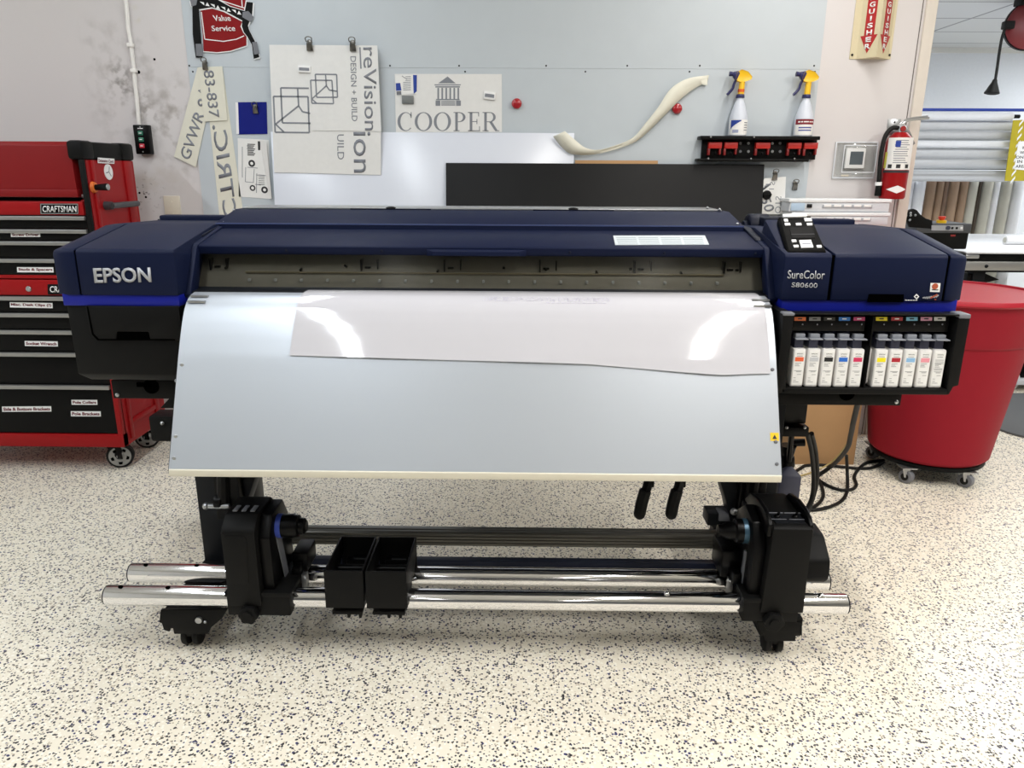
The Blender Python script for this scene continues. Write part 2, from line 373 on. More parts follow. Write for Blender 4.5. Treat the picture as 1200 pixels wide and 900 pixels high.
# grey steel sheets on the wall (two courses, seam at 1.965 m), screws along the seam
SX0, SX1 = -1.724, 1.508
YS = YW-0.005
low = obj('steel_wall_sheet', box(NB(), SX0, SX1, YS, YW, 0.25, 1.9651), M_sheet); tag(low, 'grey steel wall sheet below the seam, behind the papers', 'wall sheet', 'steel wall sheets')
up = obj('steel_wall_sheet', box(NB(), SX0, SX1, YS, YW, 1.966, 2.9), M_sheet); tag(up, 'grey steel wall sheet above the seam, bare', 'wall sheet', 'steel wall sheets')
for k, px in enumerate((222, 430, 457, 538, 640, 735, 820, 954)):
    p = W(px, 78, YS); obj('screw', ball(NB(), (p.x, YS, p.z+.004), .0045, 8, (1, .5, 1)), M_dark, up)
for k, px in enumerate((226, 435, 545, 686, 808, 955)):
    p = W(px, 84, YS); obj('screw', ball(NB(), (p.x, YS, p.z), .0045, 8, (1, .5, 1)), M_dark, low)

# ================================================================== THE WIDE FORMAT PRINTER
PR = empty('wide_format_printer', (-0.04, 2.4, 0), 'navy and black wide format roll printer on a wheeled stand', 'printer')
NAVY_PROF = [(2.100, 1.112), (2.100, 1.234), (2.107, 1.243), (2.40, 1.292), (2.72, 1.285), (2.745, 1.25), (2.745, 1.112)]
def inset(prof, d): return [(y+d if y < 2.2 else y, z) for y, z in prof]
# --- left end
lc = obj('side_cover', prism(NB(), NAVY_PROF, 'x', -1.262, -0.982, 0.004), M_navy, PR)
obj('end_cap', loft(NB(), [[(-1.334, y+(0.012 if y < 2.2 else 0), z-(.006 if z > 1.2 else 0)) for y, z in NAVY_PROF], [(-1.3, y, z) for y, z in NAVY_PROF], [(-1.266, y, z) for y, z in NAVY_PROF]], 0.004), M_navy, PR)
obj('blue_band', box(NB(), -1.322, -0.985, 2.106, 2.7, 1.080, 1.115, .002), M_blue, PR)
b = NB()
loft(b, [[(-1.318, 2.112, 1.083), (-.985, 2.104, 1.083), (-.985, 2.7, 1.083), (-1.318, 2.7, 1.083)], [(-1.314, 2.108, .875), (-.985, 2.104, .875), (-.985, 2.7, .875), (-1.314, 2.7, .875)],
         [(-1.29, 2.13, .852), (-.985, 2.125, .852), (-.985, 2.68, .852), (-1.29, 2.68, .852)]], .004)
lb = obj('lower_housing', b, M_black, PR)
dz0 = W(150, 398, 2.1).z
b = NB(); prism(b, [(-1.256, 1.081), (-.985, 1.081), (-.985, dz0), (W(176, 397, 2.1).x, dz0), (W(174, 388, 2.1).x, dz0+.024), (W(137, 388, 2.1).x, dz0+.024), (W(136, 397, 2.1).x, dz0), (-1.238, dz0), (-1.248, dz0+.006), (-1.254, dz0+.016)], 'y', 2.099, 2.112, .002)
door = obj('maintenance_cover', b, M_black, PR)
obj('seam', wpoly(NB(), [(101.6, 359), (103, 359), (109.5, 391), (116, 397.4), (205, 397.4), (205, 398.8), (114.6, 398.8), (108, 392)], 2.0988, .001), M_hole, PR, 0)
obj('finger_recess', wpoly(NB(), [(136, 387.5), (174.5, 387.5), (176.5, 397.5), (136, 397.5)], 2.1035, .001), M_hole, door, 0)
wtext('lettering', 'EPSON', M_silver, lc, (111.5, 331.6), (178, 330.7), (109.3, 314), 2.0995, bold=.022, th=.003)
# --- right end
obj('side_cover', prism(NB(), NAVY_PROF, 'x', .875, 1.189, .004), M_navy, PR)
sc_ = obj('control_column', prism(NB(), NAVY_PROF, 'x', .735, .867, .004), M_navy, PR)
obj('end_cap', loft(NB(), [[(1.195, y, z) for y, z in NAVY_PROF], [(1.215, y, z) for y, z in NAVY_PROF], [(1.25, y+(.016 if y < 2.2 else 0), z-(.006 if z > 1.2 else 0)) for y, z in NAVY_PROF]], .004), M_navy, PR)
obj('seam', box(NB(), .8665, .8755, 2.104, 2.7, 1.112, 1.238), M_hole, PR)
obj('seam', box(NB(), 1.1885, 1.1955, 2.104, 2.7, 1.112, 1.238), M_hole, PR)
obj('seam', box(NB(), -1.2665, -1.2615, 2.104, 2.7, 1.112, 1.238), M_hole, PR)
obj('blue_band', box(NB(), .742, 1.238, 2.108, 2.7, 1.078, 1.115, .002), M_blue, PR)
obj('finger_recess', wpoly(NB(), [(1018, 344.5), (1059, 345), (1058.5, 354), (1016, 354)], 2.0995, .001), M_hole, PR, 0)
wtext('lettering', 'SureColor', M_silver, sc_, (922.6, 326.6), (966, 327.2), (923.4, 316.6), 2.0995, th=.001, bold=.008)
wtext('lettering', 'S80600', M_silver, sc_, (927.4, 336.6), (957.6, 337.4), (928, 331), 2.0995, th=.001, bold=.004)
st = obj('sticker', wpoly(NB(), [(1090.5, 331.5), (1102, 331.9), (1101, 342.3), (1089.5, 342)], 2.0995, .0008), M_paper, PR, 0)
b = NB(); c = W(1095.8, 335.6, 2.098); cyl(b, (c.x, 2.0985, c.z), (c.x, 2.098, c.z), .0085); obj('sticker_mark', b, mat('print_rust', (176, 84, 56)), st)
obj('sticker_text', wpoly(NB(), [(1092, 339), (1099.5, 339.2), (1099.5, 340.2), (1092, 340)], 2.0985, .0004), M_inkd, st, 0)
b = NB(); wpoly(b, [(1074, 344.2), (1077.2, 347.6), (1074, 351), (1070.8, 347.6)], 2.0995, .0008); dm = obj('emblem', b, M_wtxt, PR, 0)
obj('emblem_mark', wpoly(NB(), [(1074, 346.2), (1075.6, 347.6), (1074, 349), (1072.4, 347.6)], 2.0985, .0004), M_inkd, dm, 0)
b = NB()
for k in range(5): wline(b, (1060.5+k*3, 351.8), (1062.8+k*3, 351.8), 2.0995, .9)
obj('emblem_text', b, M_wtxt, dm, 0)
b = NB()
for k in range(7):
    x = 1081+k*2.6; wline(b, (x, 350-abs(k-2)*.4), (x+3.2, 348.4-k*.45), 2.0992, 1.5)
em = obj('emblem', b, M_silver, PR, 0)
b = NB(); wline(b, (1090, 349.4), (1098.5, 345), 2.0988, 1.6); wline(b, (1095, 351), (1097, 351), 2.0988, 1); obj('emblem_mark', b, mat('print_rust', (176, 84, 56)), em, 0)
# --- control panel
PA, PB, PC = W(923.3, 295, 2.112), W(968.9, 294, 2.112), W(912.2, 253.3, 2.30)
PN = (PB-PA).cross(PC-PA).normalized()
if PN.z < 0: PN = -PN
def PP(px, py, lift=0.0):
    d = _ray(px, py); o = PA+PN*lift; return CAMP + d*((o-CAMP).dot(PN)/d.dot(PN))
def CR(x, y): return 890+x/9.0, 245+y/9.0
def ppoly(bm, pts, lift, th):
    p = [PP(*CR(x, y), lift) for x, y in pts]; return loft(bm, [[q-PN*th for q in p], p])
q = [PP(912.2, 253.3), PP(950.5, 252.2), PP(968.9, 294), PP(923.3, 295)]
base = [V((.738, 2.36, 1.24)), V((.865, 2.36, 1.24)), V((.865, 2.103, 1.225)), V((.738, 2.103, 1.225))]
hq = [q[0]+V((-.03, .03, -.012)), q[1]+V((-.004, .03, -.012)), q[2]+V((-.001, .003, -.014)), q[3]+V((-.008, .003, -.014))]
ph = obj('panel_housing', loft(NB(), [base, hq], .003), M_navy, PR)
b = NB(); loft(b, [[p-PN*.026 for p in q], [p-PN*.006 for p in q], [p.lerp(sum(q, V())/4, .06) for p in q]], .002)
cp = obj('control_panel', b, mat('panel_black', (10, 10, 10), .6, spec=.05), PR)
obj('screen', ppoly(NB(), [(315, 190), (553, 184), (588, 303), (347, 306)], .0012, .003), mat('screen_black', (5, 5, 6), .5, spec=.05), cp, 0)
obj('screen_bar', ppoly(NB(), [(337, 262), (578, 258), (581, 268), (340, 272)], .0018, .002), mat('screen_grey', (46, 47, 49), .5, spec=.1), cp, 0)
for bt in [(255, 105, 300, 130), (470, 95, 550, 125), (265, 147, 325, 168), (382, 147, 442, 168), (497, 147, 557, 168), (338, 322, 388, 345), (358, 378, 412, 400), (602, 380, 655, 403)]:
    x0, y0, x1, y1 = bt; s = (y1-y0)*.42
    obj('button', ppoly(NB(), [(x0, y0), (x1-s*.4, y0-2), (x1+s*.4, y1-2), (x0+s, y1)], .003, .005), M_wtxt, cp, 0)
pad = obj('button_pad', ppoly(NB(), [(420, 328), (543, 323), (569, 400), (442, 404)], .003, .005), M_wtxt, cp, 0)
obj('pad_mark', ppoly(NB(), [(450, 358), (540, 355), (543, 366), (454, 369)], .0036, .001), M_ink, pad, 0)
obj('status_lamp', loft(NB(), [[PP(*CR(*p_), .002)-PN*.02 for p_ in [(245, 52), (495, 44), (502, 74), (252, 80)]], [PP(*CR(*p_), .006) for p_ in [(245, 52), (495, 44), (502, 74), (252, 80)]]], .001), M_wtxt, cp)
# --- middle body and covers
obj('main_body', prism(NB(), [(2.312, 1.10), (2.312, 1.240), (2.42, 1.262), (2.78, 1.27), (2.78, .80), (2.33, .80), (2.33, 1.10)], 'x', -.978, .732, .004), M_navy2, PR)
LX0, LX1 = -.986, .728
fc = obj('front_cover', prism(NB(), [(2.236, 1.216), (2.230, 1.240), (2.236, 1.245), (2.425, 1.2785), (2.425, 1.262), (2.262, 1.228), (2.258, 1.216)], 'x', LX0, LX1, .002), M_navy, PR)
for x0, x1 in ((-1.006, -.966), (.715, .745)):
    obj('cover_arm', prism(NB(), [(2.150, 1.098), (2.142, 1.108), (2.222, 1.238), (2.232, 1.247), (2.43, 1.285), (2.43, 1.255), (2.27, 1.222), (2.19, 1.098)], 'x', x0, x1, .003), M_navy, PR)
wn = obj('window', prism(NB(), [(2.204, 1.110), (2.234, 1.218), (2.238, 1.217), (2.208, 1.109)], 'x', LX0+.012, LX1-.006), M_window, PR)
obj('window_sill', prism(NB(), [(2.150, 1.100), (2.154, 1.116), (2.20, 1.118), (2.206, 1.124), (2.21, 1.100)], 'x', LX0+.01, LX1-.004, .002), M_dark, PR)
# inside, seen through the tinted window
ib = obj('platen_interior', prism(NB(), [(2.235, 1.112), (2.290, 1.20), (2.297, 1.225), (2.310, 1.225), (2.310, 1.10), (2.235, 1.10)], 'x', LX0+.004, LX1-.002), M_inner, PR)
def wx(px): return W(px, 330, 2.235).x
b = NB(); box(b, wx(285), wx(850), 2.257, 2.285, 1.1585, 1.1625); obj('guide_rail', b, mat('warm_rail', (206, 196, 172), .3, .6), ib)
b = NB()
for z in (1.182, 1.196): box(b, wx(240), wx(890), 2.267+(z-1.16)*.6, 2.305, z, z+.0018)
obj('carriage_rail', b, M_dark, ib)
b = NB()
for px in (243, 421, 519, 632, 744, 850):
    box(b, wx(px), wx(px)+.004, 2.261, 2.305, 1.165, 1.20); box(b, wx(px)+.05, wx(px)+.053, 2.263, 2.305, 1.17, 1.2); box(b, wx(px)+.012, wx(px)+.03, 2.267, 2.305, 1.172, 1.178)
obj('carriage_bracket', b, M_dark, ib)
for k in range(20):
    px = 291+k*30.6 if k < 10 else 567+(k-9.05)*30.7
    if px > 850: break
    b = NB(); box(b, wx(px)-.0035, wx(px)+.0035, 2.240, 2.260, 1.134, 1.142, .001); obj('led_dot', b, mat('led_white', (214, 222, 232), .4), ib)  # white blocks stand for the row of LED dots
b = NB()
for px in (262, 350, 403, 512, 590, 640, 700, 740, 800, 866): cyl(b, (wx(px), 2.260, 1.172+random.uniform(-.01, .02)), (wx(px), 2.295, 1.172), .004, seg=10)
obj('screw', b, M_dark, ib)
# cover lip: grip and small screws, white sticker on top
g0, g1 = W(499, 293, 2.22).x, W(617, 293, 2.22).x
obj('grip', loft(NB(), [[(g0, 2.23, 1.236), (g1, 2.23, 1.236), (g1, 2.23, 1.216), (g0, 2.23, 1.216)], [(g0+.022, 2.212, 1.231), (g1-.022, 2.212, 1.231), (g1-.022, 2.212, 1.218), (g0+.022, 2.212, 1.218)]], .001), M_navy, fc)
for px in (335, 447, 517, 597, 668, 779, 886): obj('screw', ball(NB(), (W(px, 293, 2.229).x, 2.2305, 1.2285), .0042, 8, (1, .4, 1)), M_navy2 if px not in (517, 597) else M_steel, fc)
def lidp(px, py, lift=.001):
    n = V((0, -(1.281-1.245), 2.425-2.236)).normalized(); o = V((0, 2.236, 1.245))+n*lift; d = _ray(px, py); return CAMP + d*((o-CAMP).dot(n)/d.dot(n))
ws = obj('warning_sticker', slab(NB(), [lidp(718.5, 276), lidp(826, 275.8), lidp(831, 286.6), lidp(721, 287)], .001), mat('sticker_pale', (196, 204, 208)), fc, 0)
b = NB()
for k in range(5):
    y = 278+k*1.9; x0 = 722+k*.6
    for j in range(4):
        xa = x0+j*26; b2 = [lidp(xa, y, .0014), lidp(xa+23, y, .0014), lidp(xa+23.1, y+.55, .0014), lidp(xa+.1, y+.55, .0014)]; slab(b, b2, .0003)
obj('sticker_text', b, mat('print_pale', (150, 160, 166)), ws, 0)
uc = obj('upper_cover', prism(NB(), [(2.438, 1.262), (2.438, 1.290), (2.444, 1.295), (2.615, 1.327), (2.625, 1.329), (2.80, 1.329), (2.82, 1.31), (2.82, 1.2), (2.44, 1.2)], 'x', -.994, .712, .002), M_navy, PR)
obj('edge_sheen', box(NB(), -.992, .712, 2.4365, 2.442, 1.2905, 1.2945), mat('lip_sheen', (66, 78, 120), .35), uc)  # lighter strip paints a sheen along the cover's front edge
obj('roll_tray', box(NB(), -.975, .69, 2.64, 2.83, 1.3295, 1.335, .001), M_steel, PR)
for px in (458, 672):
    p = W(px, 245, 2.64); obj('tray_slot', box(NB(), p.x-.14, p.x+.14, 2.634, 2.65, 1.329, 1.3325), M_navy2, uc)
    obj('tray_knob', ball(NB(), (p.x, 2.645, 1.333), .02, 14, (1, .5, .35)), M_black, uc)
for px, py, y in ((262, 261, 2.46), (274, 246, 2.6), (829, 243.5, 2.64), (843, 245.5, 2.64), (864, 262.5, 2.46)):
    p = W(px, py, y); obj('screw', ball(NB(), (min(max(p.x, -.99), .708), y, p.z), .005, 8), M_steel, uc)
# hinge lumps and media lever on the right rear
p = W(882, 262, 2.60)
b = NB(); cyl(b, (p.x-.02, 2.6, p.z-.012), (p.x+.05, 2.6, p.z-.012), .045, bev=.006); cyl(b, (p.x-.035, 2.6, p.z-.02), (p.x+.01, 2.6, p.z-.02), .03, bev=.005)
obj('media_lever', b, M_navy2, PR)
p = W(900, 262, 2.55); obj('hinge_block', box(NB(), p.x-.025, p.x+.06, 2.52, 2.62, 1.24, p.z+.022, .008), M_navy2, PR)
obj('hinge_strip', prism(NB(), [(2.3, 1.235), (2.3, 1.262), (2.44, 1.289), (2.6, 1.29), (2.6, 1.235)], 'x', .712, .74, .003), M_navy2, PR)
p0, p1 = W(208, 271, 2.35), W(250, 271, 2.35)
obj('hinge_strip', prism(NB(), [(2.3, 1.235), (2.3, 1.268), (2.44, 1.287), (2.6, 1.292), (2.6, 1.235)], 'x', -1.02, -.978, .003), M_navy2, PR)
obj('rear_lip', box(NB(), -1.30, -1.05, 2.70, 2.76, 1.27, 1.302, .006), M_navy, PR)
obj('rear_lip', box(NB(), .88, 1.18, 2.70, 2.76, 1.27, 1.302, .006), M_navy, PR)

# --- heated platen the print slides over
PLX0, PLX1 = -.958, .707
PROF = [(2.20, 1.1155), (2.155, 1.1155), (2.125, 1.111), (2.098, 1.099), (2.076, 1.079), (2.055, 1.050), (2.035, 1.016), (2.005, .960), (1.967, .880), (1.915, .770), (1.868, .671)]
def plate_pt(s, lift=0.0):
    """point on the platen at arc length s from its inner end, raised by lift"""
    acc = 0
    for i in range(len(PROF)-1):
        a, c = V((0,)+PROF[i]), V((0,)+PROF[i+1]); L = (c-a).length
        if acc+L >= s or i == len(PROF)-2:
            d = (c-a)/L; n = V((0, d.z, -d.y)); n = n if n.z > 0 else -n
            return a + d*(s-acc) + n*lift
        acc += L
PLEN = sum((V(PROF[i+1])-V(PROF[i])).length for i in range(len(PROF)-1))
fr = [plate_pt(PLEN*i/48) for i in range(49)]
bk = [plate_pt(PLEN*i/48, -.012) for i in range(49)]
b = NB(); loft(b, [[(x, p.y, p.z) for p in fr] + [(x, p.y, p.z) for p in reversed(bk)] for x in (PLX0, PLX1)])
pl = obj('platen', b, M_plate, PR, 30)
e = plate_pt(PLEN)
obj('edge_strip', loft(NB(), [[(PLX0, e.y-.002, e.z+.002), (PLX1, e.y-.002, e.z+.002), (PLX1, e.y+.014, e.z+.008), (PLX0, e.y+.014, e.z+.008)],
                              [(PLX0, e.y-.003, e.z-.017), (PLX1, e.y-.003, e.z-.017), (PLX1, e.y+.016, e.z-.017), (PLX0, e.y+.016, e.z-.017)]], .002), M_edge, pl)
obj('side_flange', prism(NB(), [(p.y+.004, p.z-.004) for p in fr[6:]] + [(p.y+.03, p.z-.01) for p in reversed(fr[6:])], 'x', PLX0-.004, PLX0), M_dark, pl)
obj('side_flange', prism(NB(), [(p.y+.004, p.z-.004) for p in fr[6:]] + [(p.y+.03, p.z-.01) for p in reversed(fr[6:])], 'x', PLX1, PLX1+.004), M_dark, pl)
for s in (.30, .50, .56):
    for x in (PLX0+.012, PLX1-.012):
        p = plate_pt(s, .001); obj('screw', ball(NB(), (x, p.y, p.z), .0055, 10, (1, .6, 1)), M_steel if x < 0 else M_grey, pl)
for x, wd in ((PLX0+.03, .05), (PLX1-.024, .05)):
    b = NB()
    for s in (.085, .11):
        p = plate_pt(s, .003); box(b, x-wd/2, x+wd/2, p.y-.006, p.y+.006, p.z-.003, p.z+.002, .001)
    obj('media_edge_plate', b, M_steel, pl)
p = plate_pt(.475, .001); p2 = plate_pt(.497, .001)
yl = obj('warning_label', slab(NB(), [(PLX1-.026, p.y, p.z), (PLX1-.003, p.y, p.z), (PLX1-.003, p2.y, p2.z), (PLX1-.026, p2.y, p2.z)], .0008), mat('warning_yellow', (240, 196, 30)), pl, 0)
p = plate_pt(.480, .0016); p2 = plate_pt(.492, .0016)
obj('label_mark', slab(NB(), [(PLX1-.0145, p.y, p.z), (PLX1-.008, p2.y, p2.z), (PLX1-.021, p2.y, p2.z)], .0004), M_inkd, yl, 0)
# under-beams and corner screws
for x0, x1, z0, z1 in ((-1.272, -.97, .771, .830), (.72, 1.172, .770, .808)):
    ub = obj('frame_beam', box(NB(), x0, x1, 2.2, 2.62, z0, z1, .002), M_black, PR)
    xs = x0+.014 if x0 < 0 else x1-.014
    obj('screw', ball(NB(), (xs, 2.199, z0+.012), .0065, 10, (1, .6, 1)), M_steel, ub)
    p = W(178, 457, 2.2) if x0 < 0 else W(992, 465, 2.2)
    b = NB(); cyl(b, (p.x, 2.1985, p.z+.012), (p.x, 2.22, p.z+.012), .024, seg=20)
    if x0 < 0: box(b, p.x-.045, p.x, 2.1985, 2.21, p.z+.01, p.z+.024)
    obj('grommet_hole', b, M_hole, ub)
for px, py in ((211, 413), (206.5, 446.5)): p = W(px, py, 2.1); obj('screw', ball(NB(), (p.x, 2.102, p.z), .006, 10, (1, .7, 1)), M_steel, lb)

# --- ink rack
RK = obj('ink_rack', box(NB(), .725, 1.236, 2.235, 2.30, .857, 1.09, .003), M_black, PR)
RY = 2.03
xr = lambda px, py: W(px, py, RY).x
b = NB(); box(b, .722, .752, RY, 2.25, .857, 1.088, .004); obj('rack_post', b, M_black, RK)
b = NB(); prism(b, [(1.204, 1.082), (1.236, 1.082), (1.236, .884), (1.222, .880), (1.214, .857), (1.204, .857), (1.204, 1.05)], 'y', RY, 2.28, .003); obj('rack_side', b, M_black, RK)
obj('rack_base', box(NB(), .74, 1.212, RY, 2.25, .856, .873, .003), M_black, RK)
obj('rack_divider', box(NB(), W(1018.5, 420, RY).x-.001, W(1018.5, 420, RY).x+.003, RY+.006, 2.24, .873, 1.078), M_black2, RK)
b = NB(); loft(b, [[(.722, 2.105, 1.0815), (1.236, 2.105, 1.0815), (1.236, RY, 1.0875), (.722, RY, 1.0875)], [(.722, 2.105, 1.076), (1.236, 2.105, 1.076), (1.236, RY, 1.083), (.722, RY, 1.083)]], .002); obj('rack_top', b, M_black, RK)
obj('rack_cap', box(NB(), 1.204, 1.2355, RY-.002, 2.08, 1.076, 1.0885, .003), M_grey, RK)
obj('rack_cap', box(NB(), .722, .754, RY-.002, RY+.03, 1.080, 1.0885, .003), M_grey, RK)
for x0, x1 in ((W(928, 380, RY+.02).x, W(1014, 380, RY+.02).x), (W(1024, 380, RY+.02).x, W(1112, 380, RY+.02).x)):
    obj('rack_header', box(NB(), x0, x1, RY+.02, RY+.035, 1.034, 1.076, .001), M_black2, RK)
HC = [(931, 'orange', (205, 106, 58)), (948.3, 'grey', (128, 128, 128)), (965.3, 'black', (36, 36, 36)), (983, 'cyan', (46, 112, 186)), (1000.3, 'magenta', (170, 58, 104)),
      (1026.5, 'yellow', (222, 204, 36)), (1044.5, 'red', (152, 40, 48)), (1062, 'light cyan', (120, 180, 208)), (1079, 'light magenta', (206, 148, 172)), (1094.8, 'white', (205, 205, 205))]
for px, n, c in HC:
    o = obj('colour_tab', wpoly(NB(), [(px, 371.4), (px+13.3, 371.4), (px+13.1, 375.8), (px-.2, 375.8)], RY+.019, .001), pcol(n.replace(' ', '_'), c), RK, 0)
    b = NB(); wline(b, (px+4, 373.6), (px+9, 373.6), RY+.0178, 1.3); obj('tab_mark', b, M_wtxt if n in ('black', 'magenta', 'red', 'cyan') else M_inkd, o, 0)
    q_ = W(px+9.5, 380.2, RY+.0195); obj('indicator', ball(NB(), (q_.x, q_.y, q_.z), .0022, 8), M_grey, RK)

# --- stand: legs, feet, casters, braces
LEG = [[(-1.095, .80), (-.80, .80), (-.835, .60), (-.93, .365), (-.965, .24), (-.965, .12), (-1.095, .12)], [(.86, .80), (.56, .80), (.60, .66), (.70, .38), (.735, .24), (.735, .12), (.86, .12)]]
for k, pts in enumerate(LEG):
    lg = obj('leg', prism(NB(), pts, 'y', 2.30, 2.38, .004), M_dark, PR)
    x = -.965 if k == 0 else .775
    b = NB(); tube(b, [(x, 2.27, .68), (x-.012, 2.26, .5), (x-.02, 2.25, .38)], .022); box(b, x-.05, x+.035, 2.255, 2.30, .33, .66, .006); cyl(b, (x-.045, 2.25, .40), (x-.02, 2.25, .40), .026, bev=.004); obj('tension_arm', b, M_black2, lg)
    b = NB(); cyl(b, (x-.072, 2.235, .39), (x+.005, 2.235, .39), .0085); ball(b, (x-.072, 2.235, .39), .012); ball(b, (x+.01, 2.235, .372), .009); obj('arm_bolt', b, M_steel, lg)
    ft = obj('foot', box(NB(), (-1.10, .74)[k], (-.97, .87)[k], 1.992, 2.64, .088, .152, .006), M_black, PR)
    cx = (-1.04, .802)[k]
    for cy in (2.05, 2.58):
        cs = obj('caster_fork', box(NB(), cx-.02, cx+.02, cy-.03, cy+.03, .04, .09, .004), M_black, ft)
        for s in (-1, 1): 
            b = NB(); cyl(b, (cx+s*.008, cy, .036), (cx+s*.028, cy, .036), .036, bev=.006); obj('caster_wheel', b, M_rubber, ft)
# adjusting brackets on the feet, with hooked slots
b = NB(); wpoly(b, [(190, 712.5), (268, 711.5), (262, 722), (249, 733), (245, 740.5), (206, 740.5), (204.5, 734), (201, 733), (200.5, 738), (194, 736), (191.5, 728), (188.5, 727)], 2.0, .012, .002); obj('levelling_bracket', b, M_black, PR)
b = NB(); wpoly(b, [(886, 726), (938.5, 726), (938.5, 744), (934, 737), (931.5, 740), (930.5, 749), (896, 749), (893.5, 740), (887, 735)], 2.0, .012, .002); obj('levelling_bracket', b, M_black, PR)
b = NB(); cyl(b, (-.985, 1.98, .126), (-.985, 2.0, .126), .010); ball(b, (-.966, 1.984, .12), .005); obj('bracket_bolt', b, M_steel, PR)
bx0, bx1 = -.95, .73
b = NB(); prism(b, [(2.30, .220), (2.30, .264), (2.306, .270), (2.345, .270), (2.345, .216), (2.306, .216)], 'x', bx0, bx1, .001)
br = obj('cross_brace', b, M_ribbed, PR)
b = NB()
for z in (.226, .238, .250): box(b, bx0, bx1, 2.2965, 2.302, z, z+.005, .001)
box(b, bx0, bx1, 2.318, 2.332, .269, .2725, .001)
obj('brace_rib', b, M_ribbed, br)
obj('lower_brace', box(NB(), -.95, .74, 2.32, 2.352, .112, .150, .003), mat('navy_steel', (22, 30, 52), .4, spec=.2), PR)
# grip levers hanging under the platen
for px in (758.5, 795.5):
    b = NB(); t_ = W(px+3, 552, 2.12); m1 = W(px+1.5, 571, 2.10); m2 = W(px-4, 577, 2.09); m3 = W(px-9, 602, 2.08)
    box(b, t_.x-.014, t_.x+.014, 2.105, 2.14, m1.z-.005, .64, .004); tube(b, [m1+V((0, .01, .01)), (m1+m2)/2, m2], .015); tube(b, [m2+V((.004, 0, .006)), (m2+m3)/2, m3], .0185); ball(b, m3, .0185, 12)
    obj('feed_lever', b, M_black, PR)
# rear roll feed arms glimpsed at the far left, under the side cover
b = NB(); p = W(190, 497, 2.85); box(b, p.x-.03, p.x+.30, 2.8, 2.9, p.z-.06, p.z+.05, .012); obj('roll_feed_arm', b, M_black, PR)
b = NB(); p = W(197, 472, 2.75); loft(b, [[(p.x-.03, 2.74, p.z-.02), (p.x+.12, 2.74, p.z-.02), (p.x+.12, 2.78, p.z-.02), (p.x-.03, 2.78, p.z-.02)], [(p.x+.03, 2.74, p.z+.04), (p.x+.12, 2.74, p.z+.04), (p.x+.12, 2.78, p.z+.04), (p.x+.03, 2.78, p.z+.04)]], .003); obj('roll_feed_arm', b, M_black, PR)
b = NB(); p = W(197, 480, 2.85); ball(b, W(190, 496, 2.795), .008, 10); obj('arm_bolt', b, M_steel, PR)
b = NB(); box(b, -1.36, -1.12, 2.86, 2.98, 0.0, .32, .004); obj('rear_foot', b, M_black2, PR)

# --- take-up reel: two chrome rails, two end units, two media supports
for y, pa, pb in ((1.993, (127, 699.5), (990, 709.5)), (2.125, (155, 671.5), (968, 684))):
    xa, xb = W(*pa, y).x, W(*pb, y).x
    rl = obj('rail', cyl(NB(), (xa, y, .205), (xb, y, .205), .031, seg=40, bev=.002), M_chrome, PR)
    for x, s in ((xa, -1), (xb, 1)):
        b = NB(); cyl(b, (x, y, .205), (x+s*.004, y, .205), .0295, seg=32, bev=.001); obj('rail_cap', b, M_dark, rl)
    for x in ((xa+.045, xa+.19) if y < 2 else (xa+.05, xa+.215)):
        b = NB(); cyl(b, (x, y-.004, .230), (x, y-.004, .2372), .007, seg=12); obj('rail_hole', b, M_hole, rl)
    if y < 2:
        for px in (781, 961):
            x = W(px, 700, y).x; b = NB(); ball(b, (x, y-.006, .237), .009, 12, (1, 1, .7)); obj('rail_screw', b, M_chrome, rl)
UL0, UL1 = -.868, -.768
u = obj('reel_unit', prism(NB(), [(1.938, .205), (1.938, .447), (1.948, .462), (1.985, .488), (2.10, .490), (2.16, .44), (2.20, .205)], 'x', UL0, UL1, .006), M_black, PR)
b = NB(); prism(b, [(-.855, .44), (-.80, .44), (-.792, .43), (-.797, .29), (-.802, .28), (-.862, .28)], 'y', 1.9365, 1.9395, .001); obj('reel_front_panel', b, M_black, u)
b = NB()
for k in range(3): x = UL0+.02+k*.026; box(b, x, x+.014, 1.992, 2.03, .4885, .4935, .002)
obj('reel_vents', b, M_grey, u)
obj('reel_cheek', prism(NB(), [(1.965, .21), (1.96, .42), (2.0, .478), (2.10, .482), (2.14, .42), (2.17, .21)], 'x', UL1, UL1+.035, .004), M_black2, u)
obj('reel_inner_plate', slab(NB(), [(UL1+.037, 2.01, .40), (UL1+.037, 2.05, .40), (UL1+.046, 2.07, .235), (UL1+.046, 2.04, .225)], .003), M_grey, u)
cz = W(330, 616, 2.04).z; x0 = UL1+.034
b = NB(); cyl(b, (x0, 2.04, cz), (x0+.016, 2.04, cz), .037, seg=28); obj('blue_ring', b, mat('ring_blue', (62, 82, 178), .4), u)
b = NB(); lathe(b, [(.0, 0), (.036, 0), (.037, .035), (.034, .04), (.034, .05), (.024, .054), (.024, .068), (.016, .074), (0, .074)], (x0+.014, 2.04, cz), (1, 0, 0), 24)
for k in range(8):
    a = k*PI/4; box(b, x0+.05, x0+.078, 2.04+math.cos(a)*.021-.004, 2.04+math.cos(a)*.021+.004, cz+math.sin(a)*.021-.004, cz+math.sin(a)*.021+.004, .001)
obj('core_holder', b, M_black2, u)
obj('clamp_plate', box(NB(), UL0-.012, UL1+.088, 1.945, 2.19, .232, .248, .003), M_black, u)
obj('rail_clamp', box(NB(), UL0-.008, UL1+.082, 1.948, 2.18, .168, .234, .004), M_black, u)
b = NB(); box(b, UL1+.05, UL1+.10, 2.09, 2.19, .236, .30, .006); box(b, UL1+.06, UL1+.085, 2.05, 2.10, .236, .27, .004); obj('clamp_lever', b, M_black2, u)
